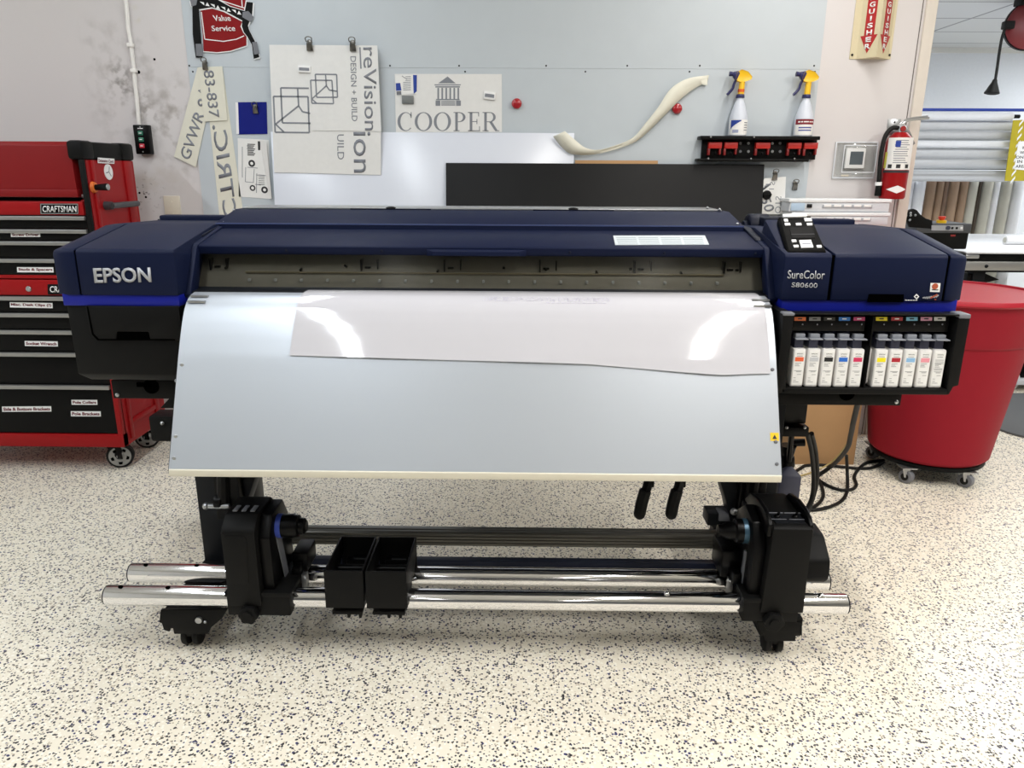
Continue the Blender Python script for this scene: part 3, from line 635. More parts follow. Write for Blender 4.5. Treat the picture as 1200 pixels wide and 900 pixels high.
obj('rail_spacer', box(NB(), UL1+.089, UL1+.104, 2.05, 2.075, .176, .246, .001), M_alu, u)
def knob(bm, c, r, d):
    pts = []
    for k in range(24):
        a = k*PI/12; rr = r*(1 - .12*(k % 4 in (1, 2))); pts.append((c[0]+math.cos(a)*rr, c[2]+math.sin(a)*rr))
    prism(bm, pts, 'y', c[1]-d, c[1], .003); cyl(bm, (c[0], c[1]-d-.006, c[2]), (c[0], c[1]-d, c[2]), r*.5); return bm
p = W(291, 721, 1.93); obj('clamp_knob', knob(NB(), (p.x, 1.948, p.z), .030, .024), M_black, u)
b = NB(); cyl(b, (p.x, 1.96, p.z), (p.x, 1.95, p.z), .012); obj('knob_shaft', b, M_grey, u)
# right unit, with the control switches and the drive motor
b = NB(); xa0, xa1 = W(893, 700, 1.938).x, W(944, 700, 1.938).x
loft(b, [[(xa0, 1.938, .205), (xa1, 1.938, .205), (xa1, 2.2, .205), (xa0, 2.2, .205)], [(xa0+.012, 1.938, .478), (xa1-.002, 1.938, .478), (xa1-.002, 2.19, .478), (xa0+.012, 2.19, .478)],
         [(xa0+.014, 1.952, .486), (xa1-.004, 1.952, .486), (xa1-.004, 2.15, .490), (xa0+.014, 2.15, .490)]], .004)
u = obj('reel_unit', b, M_black, PR)
for x in (xa0+.002, xa1-.008):
    obj('panel_cheek', prism(NB(), [(1.945, .45), (1.945, .487), (1.965, .503), (2.0, .514), (2.06, .517), (2.13, .505), (2.18, .46)], 'x', x-.004, x+.010, .004), M_black2, u)
sp = slab(NB(), [(xa0+.024, 1.955, .4895), (xa1-.018, 1.955, .4895), (xa1-.018, 2.02, .4925), (xa0+.024, 2.02, .4925)], .004); so = obj('switch_panel', sp, M_dark, u)
b = NB()
for px in (-.026, .0265):
    x = (xa0+xa1)/2+px; box(b, x-.022, x+.022, 1.975, 1.977, .4905, .4925); box(b, x-.024, x+.024, 2.012, 2.016, .4915, .4945)
obj('switch_marks', b, M_grey, so)
for px in (-.026, .0265):
    x = (xa0+xa1)/2+px; b = NB(); ball(b, (x, 1.992, .493), .010, 12, (1, 1, .7)); cyl(b, (x, 1.992, .492), (x+.002, 1.986, .508), .004); obj('toggle_switch', b, M_black2, so)
obj('reel_cheek', prism(NB(), [(1.97, .21), (1.965, .40), (2.0, .47), (2.08, .49), (2.15, .44), (2.18, .21)], 'x', xa0-.03, xa0+.006, .004), M_black2, u)
cz = W(868, 622, 2.04).z
b = NB(); lathe(b, [(0, 0), (.05, 0), (.05, .006), (.036, .012), (.036, .045), (.028, .05), (.026, .07), (.018, .086), (.018, .098), (0, .1)], (xa0-.02, 2.04, cz), (-1, 0, 0), 28); ch = obj('core_holder', b, M_black2, u)
b = NB(); cyl(b, (xa0-.030, 2.04, cz), (xa0-.046, 2.04, cz), .0375, seg=28); obj('holder_band', b, mat('teal_steel', (62, 92, 112), .3, .4), u)
b = NB(); cyl(b, (xa0-.085, 2.04, cz), (xa0-.10, 2.04, cz), .021, seg=20); obj('holder_collar', b, mat('bronze', (120, 98, 84), .35, .6), u)
obj('bearing_strip', slab(NB(), [(xa0-.034, 2.02, .36), (xa0-.034, 2.035, .36), (xa0-.034, 2.05, .24), (xa0-.034, 2.03, .24)], .004), M_grey, u)
p = W(945, 632, 2.14); obj('drive_motor', prism(NB(), [(2.06, .235), (2.045, .26), (2.05, .315), (2.12, .37), (2.2, .375), (2.24, .34), (2.24, .235)], 'x', xa1-.006, xa1+.115, .012), M_black, u)
b = NB(); cyl(b, (xa1+.004, 2.10, .215), (xa1+.004, 2.06, .205), .018); obj('motor_plug', b, M_black2, u)
obj('clamp_plate', box(NB(), xa0-.05, xa1-.006, 1.945, 2.19, .232, .248, .003), M_black, u)
obj('rail_clamp', box(NB(), xa0-.048, xa1-.01, 1.948, 2.18, .168, .234, .004), M_black, u)
b = NB(); ball(b, (xa1-.02, 1.944, .240), .006, 10); obj('screw', b, M_steel, u)
obj('rail_spacer', box(NB(), xa0-.066, xa0-.052, 2.05, 2.075, .176, .246, .001), M_alu, u)
b = NB(); box(b, xa0-.085, xa0-.02, 2.08, 2.2, .236, .33, .008); box(b, xa0-.06, xa0-.03, 2.03, 2.09, .236, .28, .006); obj('clamp_lever', b, M_black2, u)
p = W(907, 729, 1.93); obj('clamp_knob', knob(NB(), (p.x, 1.948, p.z), .031, .026), M_black, u)
# chute on top of the brace beside the right leg
p = W(842, 607, 2.34); obj('brace_joint', box(NB(), p.x-.045, p.x+.06, 2.31, 2.38, .30, .345, .004), M_dark, PR)
obj('brace_tab', box(NB(), p.x-.01, p.x+.05, 2.305, 2.36, .318, .349, .006), M_grey, PR)
# media supports straddling both rails
for x0, x1 in ((-.578, -.462), (-.455, -.333)):
    b = NB(); t = .005; ya, yb, z0, z1 = 1.943, 2.165, .200, .322
    loft(b, [[(x0, ya, z0), (x1, ya, z0), (x1, ya+t, z0), (x0, ya+t, z0)], [(x0+.004, ya+.004, z1), (x1-.004, ya+.004, z1), (x1-.004, ya+.01, z1), (x0+.004, ya+.01, z1)]], .002)
    for xx in (x0, x1-t):
        prism(b, [(ya+.002, z0), (ya+.004, z1), (yb, z1), (yb, z0+.07), (2.10, z0+.03), (2.05, z0+.035), (2.03, z0)], 'x', xx, xx+t, .001)
    box(b, x0, x1, yb-t, yb, z0+.012, z1, .001)
    ms = obj('media_support', b, M_black, PR)
    b = NB(); cyl(b, (x0+.01, 2.07, .262), (x1-.01, 2.07, .262), .012); box(b, x0+.03, x1-.02, 2.10, 2.13, .25, .272, .003); cyl(b, (x0+.05, 2.12, .262), (x1-.025, 2.12, .262), .016); obj('support_roller', b, M_black2, ms)
    b = NB()
    for dx in (.022, .05, .085):
        loft(b, [[(x0+dx, 1.985, .172), (x0+dx+.016, 1.985, .172), (x0+dx+.016, 2.0, .172), (x0+dx, 2.0, .172)], [(x0+dx+.003, 1.985, .14 if dx != .022 else .158), (x0+dx+.011, 1.985, .14 if dx != .022 else .158), (x0+dx+.011, 1.997, .14 if dx != .022 else .158), (x0+dx+.003, 1.997, .14 if dx != .022 else .158)]], .001)
    box(b, x0+.012, x1-.012, 1.965, 2.02, .164, .176, .002)
    obj('clip_foot', b, M_black, ms)

# ------------------------------------------------------------------ the print lying over the platen
NX, NS = 48, 26
def paper_end(t):     # how far the sheet hangs down at fraction t of its width
    K = [(0, .272), (.2, .278), (.35, .282), (.5, .286), (.62, .290), (.72, .300), (.82, .311), (.90, .318), (.95, .314), (1, .312)]
    for (a, u_), (c, v_) in zip(K, K[1:]):
        if t <= c: k = (t-a)/(c-a); return u_+(v_-u_)*k
    return K[-1][1]
PX0, PX1 = -.633, .688
def paper_grid(lift):
    out = []
    for i in range(NX+1):
        t = i/NX; row = []
        for j in range(NS+1):
            s = .012 + (paper_end(t)-.012)*j/NS
            curl = .004*(j/NS)**3*(.4+.6*math.sin(t*9)**2)
            p = plate_pt(s, lift+curl); row.append(V((PX0+(PX1-PX0)*t - .012*(j/NS)*(1-t)**6, p.y, p.z)))
        out.append(row)
    return out
b = NB(); A = [[b.verts.new(p) for p in r] for r in paper_grid(.0026)]; B = [[b.verts.new(p) for p in r] for r in paper_grid(.0020)]
for i in range(NX):
    for j in range(NS):
        b.faces.new((A[i][j], A[i+1][j], A[i+1][j+1], A[i][j+1])); b.faces.new((B[i][j], B[i][j+1], B[i+1][j+1], B[i+1][j]))
ed = [(i, 0) for i in range(NX)] + [(NX, j) for j in range(NS)] + [(i, NS) for i in range(NX, 0, -1)] + [(0, j) for j in range(NS, 0, -1)]
for k in range(len(ed)):
    (i, j), (m_, n_) = ed[k], ed[(k+1) % len(ed)]; b.faces.new((A[i][j], B[i][j], B[m_][n_], A[m_][n_]))
vs = obj('printed_vinyl', b, M_gloss_w, None, 60); tag(vs, 'blank glossy white vinyl sheet feeding out over the silver platen', 'vinyl sheet')
b = NB()
def pmark(px0, px1, s, w_, bm):
    a = plate_pt(s, .0040); c = plate_pt(s+w_, .0040); xa = W(px0, 365, 2.09).x; xb = W(px1, 365, 2.09).x
    slab(bm, [(xa, a.y, a.z), (xb, a.y, a.z), (xb, c.y, c.z), (xa, c.y, c.z)], .0003)
for k in range(44):
    px = 566+k*3.4
    for s in (.082, .087, .092, .097):
        if random.random() < (.8 if k > 18 else .6): pmark(px, px+random.choice((1.0, 1.8, 2.4)), s, .0016, b)
for k in range(12): pmark(640+k*6, 644+k*6, .106, .0012, b)
obj('test_print', b, mat('print_faint', (200, 196, 214)), vs, 0)

# ------------------------------------------------------------------ ink cartridges in the rack
CART = [(930.5, 'orange', (226, 98, 58), 'orange'), (947.7, 'grey', (196, 198, 202), 'pale grey'), (964.9, 'black', (26, 26, 28), 'black'), (982.1, 'blue', (40, 106, 200), 'blue'), (999.3, 'magenta', (206, 48, 92), 'magenta'),
        (1027, 'yellow', (240, 224, 20), 'yellow'), (1044.2, 'red', (172, 32, 48), 'dark red'), (1061.4, 'light_blue', (140, 184, 222), 'light blue'), (1078.6, 'pink', (228, 148, 160), 'pink'), (1095.6, 'silver', (222, 222, 222), 'plain white')]
for k, (px, cn, c, word) in enumerate(CART):
    y0 = 2.040; x0 = W(px, 409, y0).x; x1 = x0+.0358; yb = 2.20
    t = empty('ink_cartridge', ((x0+x1)/2, 2.12, .8735), f'white ink cartridge with a {word} colour patch in the rack' if k != 9 else 'white ink cartridge without a colour patch, beside the pink one', 'ink cartridge', 'ink cartridges in the printer rack')
    o = obj('bottle', box(NB(), x0, x1, y0, yb, .8735, .985, .005), M_ink_w, t)
    if k == 5: obj('side_pouch', box(NB(), x0-.018, x0+.002, y0+.02, yb, .878, .984, .007), M_ink_w, t)
    la = obj('label', box(NB(), x0+.0035, x1-.0035, y0-.0008, y0, .880, .979), M_paper, t, 0)
    xm = (x0+x1)/2; yl_ = y0-.0009
    text('brand_text', 'EPSON', M_inkd, la, (xm-.008, yl_, .9695), (xm+.008, yl_, .9695), (xm-.008, yl_, .9725), th=.0003)
    if k != 9: obj('colour_patch', box(NB(), x0+.006, x1-.006, y0-.0014, y0-.0006, .949, .961), pcol('cart_'+cn, c), t, 0)
    b = NB()
    box(b, xm-.008, xm+.008, yl_-.0003, yl_, .9635, .965)
    for z, q0, q1 in ((.943, .002, .020), (.939, .002, .014), (.935, .002, .017), (.921, .002, .024), (.918, .008, .022), (.910, .012, .024), (.900, .002, .009), (.893, .002, .010), (.888, .002, .018)):
        box(b, x0+.005+q0*.95, x0+.005+q1*.95, yl_-.0003, yl_, z, z+.0013)
    if k == 9:
        for z in (.955, .95, .945, .93, .926): box(b, x0+.006, x1-.006, yl_-.0003, yl_, z, z+.0014)
    obj('label_print', b, mat('print_mid', (140, 140, 144)), la, 0)
    b = NB(); loft(b, [[(x0+.004, y0+.012, .984), (x1-.006, y0+.012, .984), (x1-.006, yb, .984), (x0+.004, yb, .984)], [(x0+.005, y0+.016, 1.014), (x1-.005, y0+.016, 1.014), (x1-.005, yb, 1.014), (x0+.005, yb, 1.014)]], .002); obj('neck', b, M_navyg, t)
    b = NB(); box(b, x0+.004, x1-.005, y0+.008, y0+.03, 1.014, 1.026, .002); box(b, x0+.001, x1, y0-.006, y0+.02, 1.0115, 1.0145, .001); obj('latch', b, M_tab, t)

# ================================================================== TOOL STORAGE ON THE LEFT
TF = 3.42; TX1 = -1.955; TX0 = -3.02; TB = 3.86
zt = lambda py: W(50, py, TF).z
TC = empty('tool_chest', ((TX0+TX1)/2, 3.64, zt(326)), 'red top tool chest with black drawers, lid closed, standing on the cabinet', 'tool chest')
b = NB(); box(b, TX0, TX1-.004, TF+.016, TB, zt(326), zt(234), .004); bodyc = obj('body', b, M_red, TC)
b = NB(); prism(b, [(TF+.004, zt(221)), (TF+.004, zt(170)), (TF+.02, zt(165.5)), (TB-.02, zt(165.5)), (TB, zt(172)), (TB, zt(228)), (TF+.004, zt(228))], 'x', TX0, TX1-.05, .003); lid = obj('lid', b, M_redlid, TC)
obj('lid_lip', box(NB(), TX0, TX1-.045, TF-.004, TF+.03, zt(231), zt(222), .003), M_redlid, lid)
obj('lid_gap', box(NB(), TX0, TX1-.045, TF+.004, TF+.03, zt(235), zt(231.5)), M_hole, TC)
obj('front_rail', box(NB(), TX0, TX1-.03, TF, TF+.03, zt(252), zt(236), .002), M_red, TC)
b = NB(); wpoly(b, [(47, 238.5), (91.5, 238.5), (92, 251), (47.5, 251)], TF-.0005, .003, .001); bd = obj('badge', b, M_black2, TC)
b = NB()
for a_, c_ in (((47.6, 239.2), (91, 239.2)), ((48, 250.3), (91.5, 250.3)), ((47.8, 239), (48.1, 250.5)), ((91.1, 239), (91.4, 250.5))): wline(b, a_, c_, TF-.0036, .8)
obj('badge_border', b, M_steel, bd)
wtext('lettering', 'CRAFTSMAN', M_wtxt, bd, (50, 248.6), (89.6, 248.6), (49.8, 241.2), TF-.0036, bold=.012)
for k, (a_, c_) in enumerate(((252.5, 267.5), (268, 281.5), (282, 302), (302.5, 322))):
    d = obj('drawer', box(NB(), TX0, TX1-.022, TF, TF+.03, zt(c_), zt(a_), .002), M_black2, TC)
    obj('handle', box(NB(), TX0, TX1-.024, TF-.016, TF+.002, zt(a_+5.2), zt(a_+.8), .002), M_alu, d)
    if k in (1, 3):
        q_ = ((12.5, 272.3), (47, 272.3), (47.3, 277.6), (13, 277.6)) if k == 1 else ((20, 313), (62.5, 313.2), (63, 319.2), (20.3, 319))
        la = obj('label', wpoly(NB(), q_, TF-.0005, .001), M_wtxt, d, 0)
        wtext('lettering', 'Screw Driver' if k == 1 else 'Studs & Spacers', mat('maroon_print', (110, 30, 44)), la, (q_[3][0]+1.5, q_[3][1]-1), (q_[2][0]-1.5, q_[2][1]-1), (q_[0][0]+1.5, q_[0][1]+1.1), TF-.0016, bold=.03)
obj('bottom_rail', box(NB(), TX0, TX1-.02, TF, TF+.03, zt(326.5), zt(322.5), .002), M_red, TC)
# black corner moulding and right side of the chest
b = NB(); box(b, TX1-.05, TX1+.002, TF-.012, TB+.004, zt(187), zt(165), .014); obj('corner_cap', b, M_black, TC)
b = NB(); box(b, TX1-.02, TX1+.004, TF-.006, TF+.010, zt(300), zt(186), .004); obj('corner_post', b, M_black, TC)
for y0, y1 in ((TF-.016, TF+.09), (TB-.11, TB+.008)): obj('cap_end', box(NB(), TX1-.06, TX1+.010, y0, y1, zt(187), zt(164), .016), M_black, TC)
SX = TX1+.0005
def spoly(bm, pts, th=.002, x=None):
    x = SX if x is None else x; p = [XP(a_, c_, x) for a_, c_ in pts]; return prism(bm, [(q.y, q.z) for q in p], 'x', x, x+th)
b = NB(); box(b, TX1-.006, TX1, TF+.02, TB, zt(326), zt(187)); sd = obj('side_panel', b, M_red, TC)
for y0, y1 in ((TF+.05, TF+.075), (TB-.10, TB-.03)): obj('side_rib', box(NB(), TX1-.004, TX1+.008, y0, y1, zt(326), zt(187), .003), M_red, sd)
o = obj('sticker', spoly(NB(), [(114.5, 184.6), (133.6, 186), (133.6, 192), (114.5, 191)], .002, SX+.004), M_wtxt, sd, 0)
P_ = lambda a_, c_: XP(a_, c_, SX+.0062)
text('lettering', 'Extension Cord', mat('maroon_print', (110, 30, 44)), o, P_(115.5, 189.8), P_(132.8, 191), P_(115.5, 186), bold=.02, th=.0004)
c = XP(126.8, 201.5, SX); o = obj('round_sticker', cyl(NB(), (SX, c.y, c.z), (SX+.003, c.y, c.z), .036), M_wtxt, sd)
b = NB()
for k in range(3): a = k*2.1+1.2; bar(b, (SX+.0035, c.y, c.z), (SX+.0035, c.y+.026*math.cos(a), c.z+.026*math.sin(a)), .004, .0005, (1, 0, 0))
obj('sticker_print', b, M_ink, o, 0)
c = XP(109, 219.5, SX); b = NB(); cyl(b, (SX, c.y, c.z), (SX+.012, c.y, c.z), .026, .022); lk = obj('lock', b, M_orange, sd)
obj('key', cyl(NB(), (SX+.01, c.y, c.z), (SX+.07, c.y-.004, c.z+.002), .012, .016), M_black, lk)
obj('key_tip', cyl(NB(), (SX+.07, c.y-.004, c.z+.002), (SX+.073, c.y-.004, c.z+.002), .014), M_steel, lk)
a_, c_ = XP(122, 241, SX), XP(153, 238, SX)
b = NB(); cyl(b, (SX+.035, a_.y, a_.z), (SX+.035, c_.y, a_.z), .014); cyl(b, (SX, a_.y+.01, a_.z), (SX+.035, a_.y+.01, a_.z), .02, .018); cyl(b, (SX, c_.y-.01, a_.z), (SX+.035, c_.y-.01, a_.z), .012); obj('side_handle', b, mat('dark_grey_metal', (78, 78, 82), .4, .4), sd)

RC = empty('rolling_cabinet', ((TX0+TX1)/2, 3.64, 0), 'red rolling tool cabinet on silver-hubbed casters beneath the chest', 'tool cabinet')
b = NB(); box(b, TX0, TX1-.004, TF+.016, TB, zt(523), zt(327.5), .003); obj('body', b, M_red, RC)
rl = obj('top_rail', box(NB(), TX0, TX1-.02, TF, TF+.03, zt(346), zt(328), .002), M_red, RC)
c = W(33.8, 338.5, TF); b = NB(); cyl(b, (c.x, TF, c.z), (c.x, TF-.006, c.z), .014, .012, bev=.002); cyl(b, (c.x, TF-.006, c.z), (c.x, TF-.008, c.z), .007); obj('lock', b, M_steel, rl)
bd = obj('badge', wpoly(NB(), [(56, 333), (102, 333), (102.5, 345), (56.4, 345)], TF-.0005, .003, .001), M_black2, RC)
wtext('lettering', 'CRAFTSMAN', M_wtxt, bd, (58.6, 342.7), (100, 342.7), (58.4, 335.4), TF-.0036, bold=.012)
LB = {0: [('Misc. Desk Clips (?)', (11.5, 354), (61.5, 355), 6.2)], 2: [('Socket Wrench', (29, 399.4), (67.6, 400), 6)], 4: [('Side & Bottom Brackets', (2.4, 476.4), (60, 476), 6.2), ('Pole Collars', (83.8, 468.5), (114, 468.6), 5.8), ('Pole Brackets', (83, 481.8), (118, 482), 6)]}
for k, (a_, c_) in enumerate(((346.5, 365.5), (366, 385.5), (386, 411.5), (412, 449.5), (450, 507))):
    d = obj('drawer', box(NB(), TX0, TX1-.026, TF, TF+.03, zt(c_), zt(a_), .002), M_black2, RC)
    obj('handle', box(NB(), TX0, TX1-.028, TF-.016, TF+.002, zt(a_+5.4), zt(a_+.8), .002), M_alu, d)
    for s, p_, r_, h_ in LB.get(k, []):
        la = obj('label', wpoly(NB(), [p_, r_, (r_[0]+.3, r_[1]+h_), (p_[0]+.3, p_[1]+h_)], TF-.0005, .001), M_wtxt, d, 0)
        wtext('lettering', s, mat('maroon_print', (110, 30, 44)), la, (p_[0]+1.6, p_[1]+h_-1.2), (r_[0]-1.2, r_[1]+h_-1.2), (p_[0]+1.3, p_[1]+1.2), TF-.0016, bold=.03)
obj('front_post', box(NB(), TX1-.025, TX1, TF-.004, TF+.03, zt(523), zt(327.5), .003), M_red, RC)
obj('base_rail', box(NB(), TX0, TX1, TF-.006, TF+.04, zt(523), zt(508), .003), M_red, RC)
b = NB(); box(b, TX1-.006, TX1, TF+.02, TB, zt(523), zt(327.5)); sd = obj('side_panel', b, M_red, RC)
for y0, y1, z0, z1 in ((TF+.0905, TB-.1105, .23, .255), (TF+.06, TF+.09, .16, .95), (TB-.11, TB-.07, .16, .95)): obj('side_rib', box(NB(), TX1-.004, TX1+.010, y0, y1, z0, z1, .004), M_red, sd)
CS = []
for (x, y, rot) in ((-2.03, 3.50, .35), (-2.03, 3.78, .35), (-2.95, 3.50, 0), (-2.95, 3.78, 0)):
    r = .064
    def rp(u_, v_, z_): return (x+u_*math.cos(rot)-v_*math.sin(rot), y+u_*math.sin(rot)+v_*math.cos(rot), z_)
    ax = V((math.sin(-rot)*-1, -math.cos(rot), 0)); ax = V((math.sin(rot), -math.cos(rot), 0))
    c = V((x, y, r))
    ck = obj('caster', cyl(NB(), c-ax*.02, c+ax*.02, r, seg=36, bev=.008), M_rubber, RC)
    b = NB(); lathe(b, [(.0, .019), (.050, .019), (.052, .022), (.046, .024), (.02, .021), (.014, .026), (0, .026)], c, ax, 32); hub = obj('hub', b, M_alu, ck)
    u_, v_ = frame_axes(ax)
    b = NB()
    for k in range(5):
        a = k*2*PI/5+.3; m_ = c+ax*.0250+(u_*math.cos(a)+v_*math.sin(a))*.036; t_ = (-u_*math.sin(a)+v_*math.cos(a)); w_ = (u_*math.cos(a)+v_*math.sin(a))
        slab(b, [m_-t_*.010-w_*.006, m_+t_*.010-w_*.006, m_+t_*.007+w_*.007, m_-t_*.007+w_*.007], .002)
    obj('spoke_gap', b, M_hole, hub)
    b = NB(); P1 = c+ax*.027+V((-.012, 0, 0)); loft(b, [[c+ax*d+V(q_) for q_ in ((-.014, 0, -.012), (.014, 0, -.012), (.012, 0, .07), (-.06, 0, .07), (-.06, 0, .05))] for d in (.024, .030)], .002)
    box(b, x-.06, x+.03, y-.04, y+.04, .128, .142); obj('fork', b, M_black, ck)

# ================================================================== THINGS ON THE WALL
def wthing(name, m, px, y, label, cat, th=.0015, group=None, **k):
    o = obj(name, wpoly(NB(), px, y, th, k.get('bev', 0)), m, None, 0); return tag(o, label, cat, group)
M_clip = mat('clip_metal', (112, 110, 106), .28, .9)
Y1 = YS-.001                     # first layer on the steel sheets
def clip(px, py, y, label, flip=False, s=1.0):
    c = W(px, py, y); b = NB(); cyl(b, (c.x, y, c.z), (c.x, y-.012*s, c.z), .013*s, .011*s, bev=.002)
    t = obj('magnet_clip', b, M_clip); tag(t, label, 'magnetic clip', 'magnetic clips on the wall')
    b = NB(); loft(b, [[(c.x-.011*s, y-.004, c.z-.004), (c.x+.011*s, y-.004, c.z-.004), (c.x+.011*s, y-.016*s, c.z-.004), (c.x-.011*s, y-.016*s, c.z-.004)], [(c.x-.014*s, y-.002, c.z-.034*s), (c.x+.014*s, y-.002, c.z-.034*s), (c.x+.014*s, y-.007*s, c.z-.034*s), (c.x-.014*s, y-.007*s, c.z-.034*s)]], .001); obj('jaw', b, M_clip, t)
    b = NB(); tube(b, [(c.x-.012*s, y-.014*s, c.z+.002), (c.x-.013*s, y-.02*s, c.z+.016*s), (c.x, y-.022*s, c.z+.021*s), (c.x+.013*s, y-.02*s, c.z+.016*s), (c.x+.012*s, y-.014*s, c.z+.002)], .0022*s, 6); obj('spring_handle', b, M_clip, t)
    return t

# painted cable, opener buttons, blank plate
b = NB(); pts = [W(a_, c_, YW-.011) for a_, c_ in ((145.5, -12), (149, 15), (150.5, 34), (153.5, 52), (156.5, 78), (158.5, 100), (160.5, 118), (163, 146))]
cb = obj('painted_cable', tube(b, pts, .010, 10), mat('painted_white', (236, 234, 230), .45)); tag(cb, 'white painted cable running down the wall to the button box', 'cable')
for px, py in ((153, 53), (157, 83)):
    p = W(px, py, YW-.012); obj('cable_staple', box(NB(), p.x-.016, p.x+.016, YW-.024, YW-.001, p.z-.01, p.z+.01, .004), MATS['painted_white'], cb)
f0 = [W(155.2, 146.2, YW-.045), W(172.6, 145.8, YW-.045), W(176.5, 180, YW-.045), W(159.5, 180.6, YW-.045)]
bb = obj('button_box', box(NB(), f0[3].x, f0[2].x, YW-.045, YW-.001, f0[3].z, f0[0].z, .004), M_black2); tag(bb, 'small black wall box with two green and one red push buttons', 'control box')
xm = (f0[3].x+f0[2].x)/2
for k, (py, mm, nm) in enumerate(((156, mat('green_button', (46, 116, 92), .4), 'OPEN'), (163.5, mat('green_button', (46, 116, 92), .4), 'CLOSE'), (171, mat('red_button', (190, 44, 60), .4), 'STOP'))):
    z = W(163, py, YW-.05).z; bt = obj('push_button', box(NB(), xm-.013, xm+.013, YW-.053, YW-.045, z-.011, z+.011, .003), mm, bb)
    b = NB(); box(b, xm-.007, xm+.007, YW-.0535, YW-.053, z-.002, z+.002); obj('button_mark', b, M_wtxt, bt, 0)
b = NB(); z = W(163, 150.5, YW-.046).z; box(b, xm-.014, xm+.014, YW-.0458, YW-.045, z-.002, z+.002); obj('box_mark', b, M_wtxt, bb, 0)
for z in (f0[0].z-.012, f0[3].z+.012): obj('screw', ball(NB(), (xm, YW-.046, z), .004, 8), M_steel, bb)
b = NB(); q_ = [W(192, 229.5, YW-.008), W(210, 229.5, YW-.008), W(213, 257, YW-.008), W(194, 257, YW-.008)]
bp = obj('blank_plate', box(NB(), q_[3].x, q_[2].x, YW-.008, YW, q_[3].z, q_[0].z, .003), M_beige); tag(bp, 'beige blank outlet cover plate on the white wall', 'wall plate')
for f_ in (.25, .75): obj('screw', ball(NB(), ((q_[3].x+q_[2].x)/2, YW-.008, q_[3].z+(q_[0].z-q_[3].z)*f_), .0035, 8), M_beige, bp)
for px, py in ((181, 69.5), (162.5, 84.5), (163.5, 226), (171, 231), (186, 258)):
    b = NB(); p = W(px, py, YW); cyl(b, (p.x, YW-.001, p.z), (p.x, YW+.01, p.z), .006 if px != 162.5 else .0085, seg=12); tag(obj('wall_hole', b, M_hole), {181: 'small dark screw hole right of the painted cable, topmost', 162.5: 'ringed dark hole beside the painted cable', 163.5: 'dark hole in the wall just right of the chest handle', 171: 'round dark hole left of the beige blank plate', 186: 'dark hole low on the wall under the beige plate'}[px], 'hole')

# red cut-out decal with the belt print
rd = wthing('bag_decal', mat('decal_red', (132, 14, 18), .5, spec=.2), [(236, -40), (287, -40), (288, 9), (284, 30), (289, 43), (289, 53), (270, 60), (252, 61.5), (239, 60), (238, 40), (235.5, 14)], Y1, 'red bag-shaped decal reading Value Service, black belt across it', 'decal', .004)
b = NB()
for seg in (((236, 14), (240, 46)), ((240, 46), (262, 48.5)), ((262, 48.5), (277, 46)), ((277, 46), (286, 42)), ((238, 60.5), (254, 61.8)), ((254, 61.8), (270, 60.2)), ((270, 60.2), (289.5, 54)), ((289.5, 54), (289.5, 43)), ((257, 0), (288, 10)), ((283, -5), (284, 9))): wline(b, seg[0], seg[1], Y1-.0042, .9)
obj('outline', b, M_wtxt, rd, 0)
wtext('lettering', 'Value', M_wtxt, rd, (251, 24.8), (271, 24.6), (249, 18), Y1-.0042, bold=.012)
wtext('lettering', 'Service', M_wtxt, rd, (248.5, 36.6), (276, 36.4), (247.5, 30), Y1-.0042, bold=.012)
yb = Y1-.0055
def band(name, m, px, y, th=.0015): return obj(name, wpoly(NB(), px, y, th), m, rd, 0)
band('belt_edge', M_wtxt, [(224, 8), (232.5, 10), (234, 12.5), (249, 10), (262, 14), (284, 25.5), (282, 31), (285, 38), (289, 43), (294, 50), (298, 70), (305, 68.5), (304, 63), (300, 50), (293, 36), (291.5, 31), (297, 19), (298, 4), (288, 1), (286, 12), (270, 7), (254, -2), (230, -4), (222, 2)], Y1-.0042)
band('belt', M_black, [(225.5, 7), (226, 40), (229.5, 67.5), (237.5, 67.5), (233, 11), (248, 8.5), (263, 12.6), (284, 24), (283.5, 31), (286, 38), (290, 43), (295, 52), (297.5, 69), (304, 67), (299, 49), (292, 35), (290.5, 30), (295.5, 18), (296.5, 3), (289, 2), (287, 13), (270, 8), (254, -1), (232, -3), (225, 2)], yb)
b = NB()
for k in range(8):
    x = 234+k*6.2; y = 4-max(0, (2-k))*.3+k*1.6-((k > 0)*1.2); pts = [(x, y-1.6), (x+5, y-.6), (x+(0 if k % 2 else 5)+.5, y+3)] if k % 2 == 0 else [(x+.5, y+2.6), (x+5.5, y+3.2), (x+2.6, y-1.4)]
    wpoly(b, pts, yb-.0018, .0006)
obj('belt_pattern', b, M_wtxt, rd, 0)
band('buckle', M_grey, [(284.5, 14), (291, 13), (297.5, 20), (294, 26), (284, 20)], yb-.0017)
band('buckle', M_grey, [(222, -4), (232, -4), (230, 6), (224.5, 7.5)], yb-.0017)
band('strap_end', M_grey, [(229.2, 51.5), (237, 51.5), (238, 66), (230, 65.5)], yb-.0017)
band('strap_end', M_grey, [(295.5, 49.5), (301, 49), (304, 63), (298, 64)], yb-.0017)

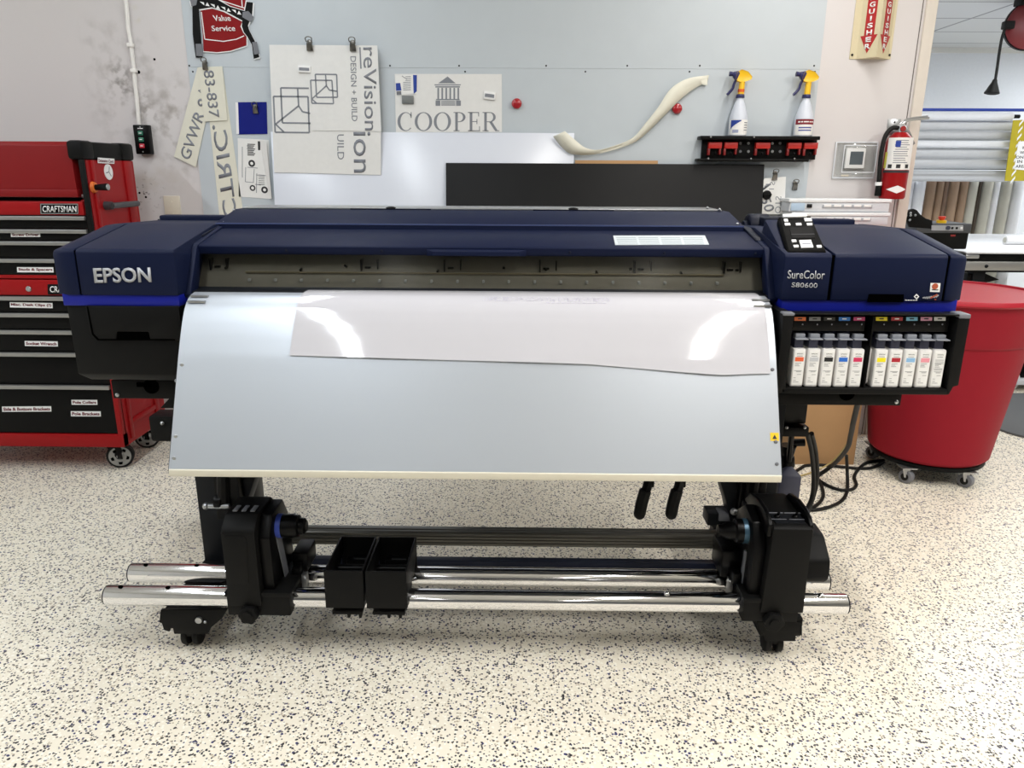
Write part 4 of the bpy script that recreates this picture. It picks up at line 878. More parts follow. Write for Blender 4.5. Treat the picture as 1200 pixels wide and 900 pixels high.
# ivory lettered strips
s1 = wthing('vinyl_strip', M_ivory, [(239, 78.5), (260.5, 77.7), (287, 262), (259, 270)], Y1, 'long ivory vinyl strip lettered CTRIC hanging down behind the printer', 'vinyl strip', .001, 'ivory lettered vinyl strips')
t_ = text('lettering', 'CTRIC.', M_ink, s1, W(262.5, 258, Y1-.0012), W(248.5, 147, Y1-.0012), W(278, 254.5, Y1-.0012), bold=.012)
s2 = wthing('vinyl_strip', M_ivory, [(231.5, 79), (241, 78), (246, 120), (229.5, 196), (204, 183.5)], Y1-.003, 'ivory vinyl strip lettered GVWR hanging at a slant', 'vinyl strip', .001, 'ivory lettered vinyl strips')
text('lettering', 'GVWR 9', M_ink, s2, W(222, 189, Y1-.0042), W(245, 121, Y1-.0042), W(210.5, 182, Y1-.0042), bold=.012)
text('lettering', 'A', M_ink, s2, W(239, 112, Y1-.0042), W(240.5, 104, Y1-.0042), W(231.5, 110, Y1-.0042))
s3 = wthing('vinyl_strip', M_ivory, [(232, 79), (260.5, 77.8), (266.5, 141), (239.5, 142.5)], Y1-.006, 'short ivory vinyl strip lettered 83-837 over the other two strips', 'vinyl strip', .001, 'ivory lettered vinyl strips')
text('lettering', '83-837', M_ink, s3, W(238.2, 82.5, Y1-.0072), W(245.5, 138, Y1-.0072), W(250.2, 82, Y1-.0072), bold=.012)
clip(240.5, 73.5, Y1-.008, 'steel magnetic clip holding the ivory lettered strips')

# blue square, vehicle sheet
o = wthing('blue_sheet', M_bluev, [(278.5, 119.8), (312.5, 119.5), (313.5, 157), (279.5, 157.6)], Y1, 'blue vinyl sample sheet held by a clip, white left edge', 'vinyl sample', .0015)
obj('white_margin', wpoly(NB(), [(276, 120), (279, 120), (280.2, 157), (277.2, 157)], Y1-.0004, .0015), M_wtxt, o, 0)
clip(299.5, 125, Y1-.003, 'steel magnetic clip on the blue vinyl sample')
o = wthing('paper_sheet', M_paper, [(278.5, 162), (315, 164), (316.8, 233), (280, 230.5)], Y1, 'white paper sheet with printed vehicle drawings', 'paper sheet', .001)
b = NB()
for cx, cy, r in ((295, 191.5, 3.8), (296, 220.3, 3.3), (310, 222.5, 3.8), (311.5, 190, 2.6)):
    p = W(cx, cy, Y1-.0012); cyl(b, (p.x, Y1-.001, p.z), (p.x, Y1-.0015, p.z), r/212, seg=20)
obj('wheel_print', b, M_inkd, o, 0)
b = NB()
for cx, cy in ((295, 191.5), (296, 220.3), (310, 222.5)):
    p = W(cx, cy, Y1-.0016); cyl(b, (p.x, Y1-.0015, p.z), (p.x, Y1-.0018, p.z), 1.7/212, seg=16)
obj('wheel_hub_print', b, M_paper, o, 0)
b = NB()
for seg in (((288, 196), (287.5, 213)), ((287.5, 213), (297, 214)), ((297, 214), (298, 198)), ((290, 196), (302, 197)), ((300, 205), (314, 206)), ((299, 216), (306, 217)), ((301, 203), (300.5, 226)), ((284, 172), (284, 208)), ((289, 171), (294, 171.3)), ((289, 174), (294, 174.4))): wline(b, seg[0], seg[1], Y1-.001, .6)
obj('line_print', b, M_ink, o, 0)
b = NB()
for k in range(8): wline(b, (290, 169+k*1.8), (299-(k % 3), 169.3+k*1.8), Y1-.001, .9)
for k in range(6): wline(b, (303, 205+k*2.2), (310, 205.4+k*2.2), Y1-.001, .5)
wpoly(b, [(302, 165.5), (305, 165.5), (305, 176), (302.5, 176)], Y1-.001, .0004)
obj('text_print', b, M_inkd, o, 0)
pf = [W(304.5, 164.5, Y1-.002), W(312, 165.5, Y1-.018), W(318.5, 233, Y1-.012), W(316, 233, Y1-.002)]
obj('folded_edge', slab(NB(), pf, .0006), M_paper, o, 0)

# white leaning board, blue tape, black board, cardboard
def leaner(name, m, xs, z1, y1, ylow, th, label, cat):
    b = NB(); d = V((0, ylow-y1, -z1)); n = V((0, -z1, -(ylow-y1))).normalized(); n = -n if n.y < 0 else n
    pts = [V((xs[0], y1, z1)), V((xs[1], y1, z1)), V((xs[1], ylow, .002)), V((xs[0], ylow, .002))]
    loft(b, [pts, [p+n*th for p in pts]], .0008); o = obj(name, b, m); return tag(o, label, cat)
a_, c_ = W(317, 155, 4.08), W(673.2, 155.2, 4.08)
wb = leaner('white_board', mat('white_panel', (214, 219, 230), .22, 0, .02, 5), (a_.x, c_.x), (a_.z+c_.z)/2, 4.084, 3.95, .004, 'large white panel leaning against the grey steel wall', 'panel')
def onwb(px, py, lift=.0006):
    z1 = (a_.z+c_.z)/2; n = V((0, -z1, 3.95-4.084)).normalized()
    if n.y > 0: n = -n
    o = V((0, 4.084, z1))+n*lift; d = _ray(px, py); return CAMP+d*((o-CAMP).dot(n)/d.dot(n))
t = obj('blue_tape', slab(NB(), [onwb(412.8, 195), onwb(418, 195), onwb(419.3, 239.5), onwb(414.3, 239.8)], .0004), M_tape, None, 0); tag(t, 'strip of blue tape below the hanging letter sheets', 'tape', 'blue tape on the white panel')
t = obj('blue_tape', slab(NB(), [onwb(576, 177.8), onwb(580.5, 215), onwb(571, 215)], .0004), M_tape, None, 0); tag(t, 'pointed piece of blue tape above the black panel', 'tape', 'blue tape on the white panel')
a2, c2 = W(522.5, 191.5, 4.062), W(896, 192, 4.062)
leaner('black_board', mat('black_panel', (15, 15, 16), .5, 0, .03, 6, spec=.2), (a2.x, c2.x), (a2.z+c2.z)/2, 4.063, 3.84, .006, 'matte black panel leaning in front of the white panel', 'panel')
a3, c3 = W(674, 188, 4.075), W(771, 188, 4.075)
cdb = leaner('cardboard_sheet', M_card, (a3.x, c3.x), (a3.z+c3.z)/2, 4.074, 3.90, .006, 'brown cardboard sheet edge peeking over the black panel', 'cardboard')

# letter sheets with the line-drawn logo
rv = empty('lettered_sheet', W(380, 205, Y1), 'lower white letter sheet with large line logo, longer of the two', 'letter sheet', 'hanging letter sheets')
obj('sheet', wpoly(NB(), [(315.5, 52.5), (400, 53), (446.5, 150), (446.5, 205), (321.5, 202), ], 4.064, .001), M_paper2, rv, 0)
YA = 4.0628
b = NB()
for pl_ in ([(329, 103), (362, 103.5)], [(329, 103), (331, 144)], [(331, 144), (366, 144.5)], [(320.5, 113), (361, 113.3)], [(361, 113.3), (362.5, 155.5)], [(362.5, 155.5), (322.5, 155)], [(322.5, 155), (320.5, 113)], [(348.8, 103.5), (350, 124)], [(350, 124), (323, 145.5)], [(323, 145.5), (333, 155)], [(350, 124), (354.5, 131)], [(354.5, 131), (364, 133)]): wline(b, pl_[0], pl_[1], YA, 1.7)
obj('logo', b, M_ink, rv, 0)
text('lettering', 'UILD', M_ink, rv, W(395, 157.5, YA), W(395.5, 187, YA), W(402.8, 157.5, YA))
text('lettering', 'ion', M_ink, rv, W(414, 154.5, YA), W(414.5, 202.5, YA), W(434, 154.5, YA), bold=.004)
rt = empty('lettered_sheet', W(400, 153, Y1), 'upper white letter sheet with small logo, overlapping the lower sheet', 'letter sheet', 'hanging letter sheets')
YB = 4.061
obj('sheet', wpoly(NB(), [(359.5, 53), (442.2, 53.3), (446.8, 154), (364.5, 153)], YB, .001), M_paper2, rt, 0)
b = NB(); YBf = YB-.0012
for pl_ in ([(369.5, 87), (394.5, 87.3)], [(394.5, 87.3), (395.5, 114)], [(395.5, 114), (371, 114)], [(371, 114), (369.5, 87)], [(364, 94), (389, 94.2)], [(389, 94.2), (390.8, 121.5)], [(390.8, 121.5), (365.5, 121)], [(365.5, 121), (364, 94)], [(381.5, 87.2), (382.5, 100.5)], [(382.5, 100.5), (365.5, 116)], [(365.5, 116), (371, 121)], [(382.5, 100.5), (386, 105.5)], [(386, 105.5), (395, 107)]): wline(b, pl_[0], pl_[1], YBf, 1.4)
obj('logo', b, M_ink, rt, 0)
text('lettering', 'DESIGN + BUILD', M_ink, rt, W(410.5, 66, YBf), W(412.3, 142, YBf), W(417.2, 66, YBf), bold=.004)
text('lettering', 'reVision', M_ink, rt, W(425.5, 55.5, YBf), W(427.5, 153, YBf), W(440.5, 55.5, YBf), bold=.004)
b = NB(); wline(b, (421.8, 55.5), (423, 80.5), YBf, 1.5); obj('underline', b, M_ink, rt, 0)
clip(363, 50, YB-.004, 'steel magnetic clip at the top middle of the letter sheets', s=1.15)
clip(413.5, 50.5, YB-.004, 'steel magnetic clip at the top right of the letter sheets', s=1.15)
def tagmag(px, py, y, wpx, hpx, label, ang=0, mm=None):
    p = W(px, py, y); k = (y)/F_PX*1.06; b = NB(); box(b, -wpx*k/2, wpx*k/2, -.009, 0, -hpx*k/2, hpx*k/2, .002)
    bmesh.ops.rotate(b, verts=b.verts[:], cent=(0, 0, 0), matrix=Matrix.Rotation(ang, 3, 'Y')); bmesh.ops.translate(b, verts=b.verts[:], vec=p)
    o = obj('name_magnet', b, mm or M_wtxt); tag(o, label, 'magnet')
    if mm is None:
        b = NB(); box(b, -wpx*k*.4, wpx*k*.4, -.0098, -.009, -hpx*k*.22, hpx*k*.22); bmesh.ops.rotate(b, verts=b.verts[:], cent=(0, 0, 0), matrix=Matrix.Rotation(ang, 3, 'Y')); bmesh.ops.translate(b, verts=b.verts[:], vec=p); obj('print', b, M_ink, o, 0)
tagmag(357, 81.3, YA-.0002, 13, 6.5, 'small white bar magnet on the upper left of the letter sheets', .05)

# the COOPER sheet: serif capitals drawn as outlines
cs = empty('temple_sheet', W(525, 155, Y1), 'white letter sheet with a temple emblem reading COOPER', 'letter sheet')
obj('sheet', wpoly(NB(), [(462.5, 86.6), (588, 86.8), (588.3, 154.8), (464, 155)], Y1, .001), M_paper2, cs, 0)
YC = Y1-.0012
def ell(cx, cy, rx, ry, a0, a1, n=28): return [(cx+rx*math.cos(a0+(a1-a0)*i/n), cy+ry*math.sin(a0+(a1-a0)*i/n)) for i in range(n+1)]
def strip2(bm, o_, i_):
    for k in range(len(o_)-1): wpoly(bm, [o_[k], o_[k+1], i_[k+1], i_[k]], YC, .0006)
def serif_letter(ch, x0, x1, y0, y1):
    b = NB(); wd, h = x1-x0, y1-y0; cx, cy = (x0+x1)/2, (y0+y1)/2; R = lambda a, c, d, e: wpoly(b, [(a, c), (d, c), (d, e), (a, e)], YC, .0006)
    if ch == 'O': strip2(b, ell(cx, cy, wd/2, h/2, 0, 2*PI), ell(cx, cy, wd/2-3.3, h/2-.9, 0, 2*PI))
    if ch == 'C':
        strip2(b, ell(cx+1, cy, wd/2+1, h/2, .75, 2*PI-.62), ell(cx+1.8, cy, wd/2-1.6, h/2-.9, .75, 2*PI-.62)); R(x1-1.2, y0, x1-.2, y0+6.8)
    if ch in 'PER':
        R(x0, y0, x0+6.4, y0+.9); R(x0, y1-.9, x0+7, y1); R(x0+2, y0, x0+5, y1)
    if ch in 'PR':
        t = h*.53; m_ = y0+t/2; o_ = ell(x0+wd*.45, m_, wd*(.55 if ch == 'P' else .36), t/2, -PI/2, PI/2); i_ = ell(x0+wd*.45, m_, wd*(.55 if ch == 'P' else .36)-3.0, t/2-.9, -PI/2, PI/2); strip2(b, o_, i_)
        R(x0+5, y0, x0+wd*.45, y0+.9); R(x0+5, y0+t-.9, x0+wd*.45, y0+t)
        if ch == 'R': wpoly(b, [(x0+wd*.40, y0+t-.5), (x0+wd*.58, y0+t-.8), (x1-1.5, y1-.9), (x1+.6, y1-.9), (x1+.6, y1), (x1-4.2, y1)], YC, .0006)
    if ch == 'E':
        R(x0, y0, x1-1.2, y0+.9); R(x0, y1-.9, x1, y1); R(x0+5, cy-.5, x1-3.2, cy+.4); R(x1-2, y0, x1-1.2, y0+5); R(x1-1, y1-5.6, x1-.1, y1); R(x1-4, cy-3, x1-3.2, cy+3)
    obj('lettering', b, M_ink, cs, 0)
for ch, x0, x1 in (('C', 465.8, 482.5), ('O', 486, 506.5), ('O', 508.3, 528.5), ('P', 531.5, 545.5), ('E', 548.5, 562.5), ('R', 565.5, 584.5)): serif_letter(ch, x0, x1, 131.4, 153.6)
b = NB()
wpoly(b, [(524.5, 89.6), (534, 97.6), (513.5, 97.6)], YC, .0006)
for r_ in ((509.2, 98.8, 540, 100), (510.2, 101, 539, 102.6), (511, 116, 538.6, 117.4)): wpoly(b, [(r_[0], r_[1]), (r_[2], r_[1]), (r_[2], r_[3]), (r_[0], r_[3])], YC, .0006)
for k in range(6): x = 512.6+k*4.7; wpoly(b, [(x, 103), (x+1.9, 103), (x+1.9, 116), (x, 116)], YC, .0006)
for x0, x1 in ((510.5, 516), (534.5, 540)): wpoly(b, [(x0, 117.8), (x1, 117.8), (x1, 124), (x0, 124)], YC, .0006)
for k in range(3): wpoly(b, [(517, 118.4+k*2), (533.6, 118.4+k*2), (533.6, 119.6+k*2), (517, 119.6+k*2)], YC, .0006)
obj('temple_emblem', b, M_ink, cs, 0)
bc = empty('business_card', W(475, 112, Y1-.003), 'white and blue business card pinned on the temple sheet', 'card')
YD = Y1-.003
obj('card', wpoly(NB(), [(463.5, 88.5), (489, 88), (488.8, 110), (464.3, 112)], YD, .0006), M_paper, bc, 0)
obj('blue_block', wpoly(NB(), [(484, 87.8), (488.6, 88), (488.4, 107), (484.8, 110)], YD-.0006, .0006), M_inkb, bc, 0)
obj('blue_block', wpoly(NB(), [(463.8, 97.5), (469, 97.2), (470.5, 106), (464.2, 106.5)], YD-.0006, .0006), M_inkb, bc, 0)
b = NB()
for k in range(8): wline(b, (472.5+(2.5 if k < 3 else 0), 90+k*2.2), (481.5, 89.6+k*2.2), YD-.0006, .6)
wline(b, (471, 89), (477, 93), YD-.0006, .7)
obj('card_text', b, M_ink, bc, 0)
obj('grey_patch', wpoly(NB(), [(464.6, 107), (470, 106.6), (470.4, 111), (465, 111.4)], YD-.0006, .0006), M_grey, bc, 0)
tagmag(478, 117, YC, 12, 8, 'grey square magnet under the business card', 0, mat('magnet_grey', (112, 116, 116), .5))
tagmag(573.8, 112.3, YC, 12, 7.5, 'small white bar magnet on the right of the temple sheet', .12)
for px, py, lb_ in ((605.5, 121.6, 'red round magnet to the right of the temple sheet'), (793, 127.6, 'red round magnet touching the ivory vinyl scrap')):
    p = W(px, py, YS); b = NB(); lathe(b, [(0, 0), (.021, 0), (.024, .004), (.026, .012), (.022, .02), (.012, .025), (0, .026)], (p.x, YS, p.z), (0, -1, 0), 24); tag(obj('round_magnet', b, mat('magnet_red', (166, 36, 44), .18)), lb_, 'magnet', 'red round magnets')
    # a scrap of ivory vinyl curling across the wall
path = [(648, 160), (658, 172), (670, 180.5), (696, 181), (722, 175), (745, 166), (762, 152), (780, 134), (799, 115), (815, 103), (829, 96)]
up_ = [(662, 153.5), (674, 164), (686, 173), (701, 175.5), (722, 170), (742, 161), (755, 146), (771, 126), (786, 104), (806, 92), (831, 88)]
dep = [.05, .045, .04, .03, .016, .012, .02, .025, .02, .01, .006]
b = NB(); S1 = smooth_pts([W(a[0], a[1], YS-.008-d*.6) for a, d in zip(path, dep)], 5); S2 = smooth_pts([W(a[0], a[1], YS-.010-d) for a, d in zip(up_, dep)], 5)
SM = [(p+q_)/2+V((0, -.010*math.sin(i*.25), 0)) for i, (p, q_) in enumerate(zip(S1, S2))]
n_ = len(S1); r0 = [b.verts.new(p) for p in S1]; r1 = [b.verts.new(p) for p in SM]; r2 = [b.verts.new(p) for p in S2]
for i in range(n_-1): b.faces.new((r0[i], r0[i+1], r1[i+1], r1[i])); b.faces.new((r1[i], r1[i+1], r2[i+1], r2[i]))
sc2 = obj('vinyl_scrap', b, M_ivory, None, 60); tag(sc2, 'twisted ivory vinyl scrap hanging across the grey wall', 'vinyl scrap')
sm_ = sc2.modifiers.new('thickness', 'SOLIDIFY'); sm_.thickness = .0006
p_ = [W(829, 88.5, YS-.01), W(829, 100, YS-.02), W(822, 99, YS-.012), W(820, 93, YS-.008)]
obj('scrap_end', slab(NB(), p_, .0006), M_ivory, sc2, 0)

# tool rack with red clips and the two spray bottles
RYF = YS-.075
zt_, zb_ = W(860, 160.5, RYF).z, W(860, 187.5, RYF).z; xa, xb = W(819.5, 162, RYF).x, W(955.5, 170, YS).x
rk = empty('tool_rack', ((xa+xb)/2, YS-.035, zb_), 'black wall rack with red spring clips under the spray bottles', 'tool rack')
z0, z1 = W(860, 186.5, YS-.04).z, W(860, 162.5, YS-.04).z
obj('back_plate', box(NB(), xa+.03, xb, YS-.02, YS-.001, z0, z1, .002), M_black, rk)
obj('shelf', box(NB(), xa+.006, xb-.01, YS-.085, YS-.001, z1-.006, z1+.012, .003), M_black, rk)
obj('shelf_bottom', box(NB(), xa, xb-.05, YS-.07, YS-.001, z0-.012, z0+.002, .003), M_black, rk)
def rx_(px): return W(px, 172, YS-.03).x
for x0, x1 in ((829.5, 845), (848, 863.5), (884.5, 901.5), (922, 938), (941, 957)):
    a_, c_ = rx_(x0), rx_(x1); ztop = W(840, 166.5, YS-.045).z; zm = W(840, 174, YS-.045).z; zl = W(840, 181, YS-.045).z
    b = NB(); box(b, a_, c_, YS-.05, YS-.02, zm, ztop, .003); cc = obj('red_clip', b, mat('clip_red', (196, 40, 34), .4), rk)
    b = NB(); box(b, a_-.002, a_+.010, YS-.045, YS-.02, zl-.004, zm, .002); box(b, c_-.012, c_-.002, YS-.045, YS-.02, zl, zm, .002); obj('clip_jaw', b, mat('clip_dark_red', (130, 24, 24), .4), cc)
    b = NB(); ball(b, ((a_+c_)/2, YS-.045, zl+.006), .008, 10); obj('clip_roller', b, M_black2, cc)
for px in (867.5, 877, 905, 914):
    for py in (168, 177.5):
        p = W(px, py, YS-.02); obj('rivet', cyl(NB(), (p.x, YS-.0205, p.z), (p.x, YS-.023, p.z), .007, seg=12), M_grey if px in (867.5, 914) else M_steel, rk)
for px, py, y in ((832.5, 160.7, RYF), (883, 161, RYF), (830, 186, YS-.07), (880, 186, YS-.07), (931, 186, YS-.07)):
    p = W(px, py, y); obj('screw', ball(NB(), (p.x, YS-.085 if y == RYF else YS-.0705, p.z), .005, 8), M_steel, rk)
def bottle(px, label, kind):
    y = YS-.048; zb = z1+.012; k = y*1.075/F_PX; c = W(px, 160, y); cx = c.x
    t = empty('spray_bottle', (cx, y, zb), label, 'spray bottle', 'spray bottles on the rack')
    lathe_ = [(0, 0), (.046, 0), (.049, .004), (.049, .085), (.044, .105), (.030, .15), (.024, .165), (.019, .175), (.017, .185), (0, .186)]
    b = NB(); lathe(b, [(r*(.94), h) for r, h in lathe_], (cx, y, zb)); obj('bottle', b, M_bottle, t)
    b = NB(); rr = .0468; a0, a1 = (-PI*.92, -PI*.12)
    oo = [[(cx+rr*math.cos(a0+(a1-a0)*i/16), y+rr*math.sin(a0+(a1-a0)*i/16), zb+z) for z in (.006, .078)] for i in range(17)]
    vv = [[b.verts.new(p) for p in r] for r in oo]
    for i in range(16): b.faces.new((vv[i][0], vv[i+1][0], vv[i+1][1], vv[i][1]))
    la = obj('label', b, M_paper, t, 60)
    def arc(a, c_, z0_, z1_, m, nm):
        b = NB(); r2 = rr+.0006; n = 8; v_ = [[b.verts.new((cx+r2*math.cos(a0+(a1-a0)*(a+(c_-a)*i/n)), y+r2*math.sin(a0+(a1-a0)*(a+(c_-a)*i/n)), zb+z)) for z in (z0_, z1_)] for i in range(n+1)]
        for i in range(n): b.faces.new((v_[i][0], v_[i+1][0], v_[i+1][1], v_[i][1]))
        obj(nm, b, m, la, 60)
    if kind == 0:
        b = NB(); r2 = rr+.0009; n = 10
        col_ = [(.10+.46*i/n, .030+.042*(i/n)**.7, .076) for i in range(n+1)]
        vv = [[b.verts.new((cx+r2*math.cos(a0+(a1-a0)*a), y+r2*math.sin(a0+(a1-a0)*a), zb+z)) for z in (za, zc_)] for a, za, zc_ in col_]
        for i in range(n): b.faces.new((vv[i][0], vv[i+1][0], vv[i+1][1], vv[i][1]))
        obj('blue_wedge', b, M_inkb, la, 60)
        for j in range(2): arc(.2, .46, .024-j*.008, .028-j*.008, M_inkb, 'label_print')
        for j in range(4): arc(.7, .92, .062-j*.012, .066-j*.012, M_ink, 'label_print')
    else:
        arc(.02, .98, .056, .082, mat('label_maroon', (128, 24, 40)), 'red_band'); 
        b = NB(); arc(.15, .85, .066, .072, M_paper, 'band_print')
        for j in range(2): arc(.2, .78, .038-j*.013, .044-j*.013, mat('pen_blue', (70, 76, 150)), 'handwriting')
    b = NB(); cyl(b, (cx, y, zb+.184), (cx, y, zb+.202), .022, .020, bev=.002); obj('cap_ring', b, M_dblue, t)
    b = NB(); cyl(b, (cx+.002, y, zb+.20), (cx+.004, y, zb+.262), .0155, .014); hd = obj('trigger_head', b, M_yel, t)
    if kind == 0: obj('red_band', cyl(NB(), (cx+.002, y, zb+.212), (cx+.002, y, zb+.226), .0162), mat('band_orange', (214, 84, 20)), hd)
    b = NB(); loft(b, [[(cx+x_, y+s*w_, zb+z_) for x_, z_ in ((-.034, .272), (-.028, .305), (-.006, .318), (.026, .308), (.048, .285), (.046, .272), (.02, .262), (.0, .258), (-.02, .262))] for s, w_ in ((-1, .012), (-1, .016), (1, .016), (1, .012))], .003); obj('shroud', b, M_yel, hd)
    b = NB(); loft(b, [[(cx+x_, y+s*.0125, zb+z_) for x_, z_ in ((-.045, .285), (-.045, .308), (-.02, .312), (-.012, .30), (-.028, .262))] for s in (-1, 1)], .003)
    cyl(b, (cx-.045, y, zb+.297), (cx-.064, y, zb+.299), .010, .012); obj('nozzle', b, M_dblue, hd)
    b = NB(); tube(b, [(cx-.026, y, zb+.275), (cx-.036, y, zb+.252), (cx-.042, y, zb+.228), (cx-.062, y, zb+.205), (cx-.068, y, zb+.2)], .0065, 8); obj('trigger', b, M_dblue, hd)
bottle(863.5, 'spray bottle with a blue wedge on its label, over the rack centre', 0)
bottle(940, 'spray bottle with a dark red band label at the right rack end', 1)

YN = 4.054
# sheet with round cut and clips, right of the black panel
o = wthing('number_sheet', M_paper2, [(896, 209), (921, 207), (919, 251), (887, 251), (887, 236), (889.5, 224), (893, 216)], YN, 'white letter sheet with curved left edge lettered 50 and OTS', 'letter sheet', .001)
text('lettering', '50', M_ink, o, W(890.5, 233, YN-.0012), W(897, 249, YN-.0012), W(902, 230, YN-.0012), bold=.012)
text('lettering', 'OTS', M_ink, o, W(908, 250, YN-.0012), W(908.8, 230, YN-.0012), W(915, 250, YN-.0012))
text('lettering', 'I S', M_ink, o, W(901, 222, YN-.0012), W(902.5, 213, YN-.0012), W(907, 222, YN-.0012))
b = NB()
for k in range(5): wline(b, (891+k*1.6, 225-k*2.2), (898+k*1.4, 219.5-k*.9), YN-.001, 1.3)
obj('barred_print', b, M_ink, o, 0)
text('lettering', 'VE', M_ink, o, W(893, 250, YN-.0012), W(887.8, 238, YN-.0012), W(887.6, 251.5, YN-.0012))
clip(908, 203, YN-.003, 'steel magnetic clip holding the sheet lettered 50')
p = W(898.5, 228.5, YN-.002); b = NB(); cyl(b, (p.x, YN-.0015, p.z), (p.x, YN-.016, p.z), .025, .021, bev=.003); bar(b, (p.x-.02, YN-.017, p.z), (p.x+.02, YN-.017, p.z+.002), .007, .006, (0, -1, 0)); tag(obj('black_magnet', b, M_black), 'black round knob magnet on the sheet lettered 50', 'magnet')
clip(931.5, 215, YS-.002, 'steel and red magnetic clip alone beneath the tool rack')

# thermostat under its clear guard, white right-hand wall
YR = YW
q_ = [W(979, 166, YR-.01), W(1029, 166, YR-.01), W(1025, 209.5, YR-.01), W(975.5, 209, YR-.01)]
tg = empty('thermostat_guard', ((q_[0].x+q_[1].x)/2, YR-.03, q_[2].z), 'clear plastic lock box guarding the thermostat', 'thermostat guard')
gx0, gx1, gz0, gz1 = (q_[0].x+q_[3].x)/2, (q_[1].x+q_[2].x)/2, q_[2].z, q_[0].z
b = NB(); box(b, gx0, gx1, YR-.008, YR-.0005, gz0, gz1, .003); obj('base', b, M_clear, tg)
for a0_, a1_, c0_, c1_ in ((gx0, gx0+.006, gz0, gz1), (gx1-.006, gx1, gz0, gz1), (gx0+.006, gx1-.006, gz0, gz0+.008), (gx0+.006, gx1-.006, gz1-.006, gz1)): obj('base_rim', box(NB(), a0_, a1_, YR-.012, YR-.0085, c0_, c1_, .001), M_frost, tg)
for a0_, a1_, c0_, c1_ in ((gx0+.024, gx0+.028, gz0+.03, gz1-.018), (gx1-.028, gx1-.024, gz0+.03, gz1-.018), (gx0+.028, gx1-.028, gz0+.03, gz0+.034), (gx0+.028, gx1-.028, gz1-.022, gz1-.018)): obj('cover_edge', box(NB(), a0_, a1_, YR-.0645, YR-.0622, c0_, c1_, .0008), M_frost, tg)
b = NB(); i_ = .026
loft(b, [[(gx0+.012, YR-.008, gz0+.018), (gx1-.012, YR-.008, gz0+.018), (gx1-.012, YR-.008, gz1-.008), (gx0+.012, YR-.008, gz1-.008)], [(gx0+i_, YR-.062, gz0+.032), (gx1-i_, YR-.062, gz0+.032), (gx1-i_, YR-.062, gz1-.02), (gx0+i_, YR-.062, gz1-.02)]], .006); obj('cover', b, M_clear, tg)
b = NB(); p = W(990, 205.5, YR-.01); box(b, p.x-.02, p.x+.02, YR-.012, YR-.008, p.z-.006, p.z+.004, .002); obj('lock', b, M_beige, tg)
q_ = [W(992.5, 173.5, YR-.03), W(1015.5, 173.5, YR-.03), W(1013, 197.5, YR-.03), W(990.5, 197, YR-.03)]
th = obj('thermostat', box(NB(), (q_[0].x+q_[3].x)/2, (q_[1].x+q_[2].x)/2, YR-.028, YR-.009, q_[2].z, q_[0].z, .005), M_wtxt); tag(th, 'white square thermostat with a grey screen inside the clear guard', 'thermostat')
q_ = [W(996, 177.5, YR-.03), W(1011.5, 177.5, YR-.03), W(1010.5, 193, YR-.03), W(995.3, 193, YR-.03)]
obj('screen', box(NB(), q_[3].x, q_[2].x, YR-.0295, YR-.028, q_[2].z, q_[0].z), mat('lcd_grey', (88, 96, 102), .3), th)

# fire extinguisher, its hook, and the arrow sign
EY = YW-.085; p = W(1044.5, 233, EY); ex, ez0 = p.x, p.z; p2 = W(1046, 155, EY); r_ = .063
fe = empty('fire_extinguisher', (ex, EY, ez0), 'red fire extinguisher hanging on the wall near the opening', 'fire extinguisher')
hh = p2.z-ez0
b = NB(); lathe(b, [(0, 0), (r_-.006, 0), (r_, .01), (r_, hh-.05), (r_*.9, hh-.028), (r_*.6, hh-.008), (.03, hh), (0, hh+.001)], (ex, EY, ez0)); obj('cylinder', b, M_red, fe)
def wrap(nm, m, a, c_, za, zb, par, dr=.0008):
    b = NB(); n = 14; v_ = [[b.verts.new((ex+(r_+dr)*math.cos(a+(c_-a)*i/n), EY+(r_+dr)*math.sin(a+(c_-a)*i/n), z)) for z in (za, zb)] for i in range(n+1)]
    for i in range(n): b.faces.new((v_[i][0], v_[i+1][0], v_[i+1][1], v_[i][1]))
    return obj(nm, b, m, par, 60)
ze = lambda py: W(1046, py, EY-r_).z
la = wrap('label', M_paper, -PI*.93, -PI*.18, ze(199), ze(161), fe)
wrap('label_band', M_inkd, -PI*.98, -PI*.02, ze(202.5), ze(199.8), fe, .001)
wrap('yellow_strip', mat('label_yellow', (206, 200, 80)), -PI*.99, -PI*.90, ze(197), ze(178), la, .0012)
rng = random.Random(3)
for k in range(11):
    py = 164+k*2.6
    wrap('label_print', M_ink, -PI*(.70+.05*rng.random()), -PI*(.36+.1*rng.random()), ze(py+.9), ze(py), la, .0014)
wrap('blue_seal', M_inkb, -PI*.72, -PI*.6, ze(172), ze(165), la, .002)
for a in (-.84, -.64, -.42): wrap('class_symbol', M_inkd, PI*a, PI*(a+.1), ze(197), ze(192.5), la, .002)
dz = ze(222); b = NB(); n = 10
vv = []
for i in range(n+1):
    t_ = -1+2*i/n; a = PI*(-.54+.26*t_); h_ = .0195*(1-abs(t_))+1e-4
    vv.append([b.verts.new((ex+(r_+.0016)*math.cos(a), EY+(r_+.0016)*math.sin(a), dz+z)) for z in (-h_, h_)])
for i in range(n): b.faces.new((vv[i][0], vv[i+1][0], vv[i+1][1], vv[i][1]))
obj('diamond_logo', b, M_wtxt, fe, 0)
b = NB(); zc = p2.z; cyl(b, (ex, EY, zc-.004), (ex, EY, zc+.03), .02, .017); vb = obj('valve', b, M_steel, fe)
b = NB(); cyl(b, (ex-.002, EY-.018, zc+.016), (ex-.002, EY-.028, zc+.016), .013); obj('gauge', b, mat('gauge_red', (150, 40, 40), .3), vb)
hz = zc+.035
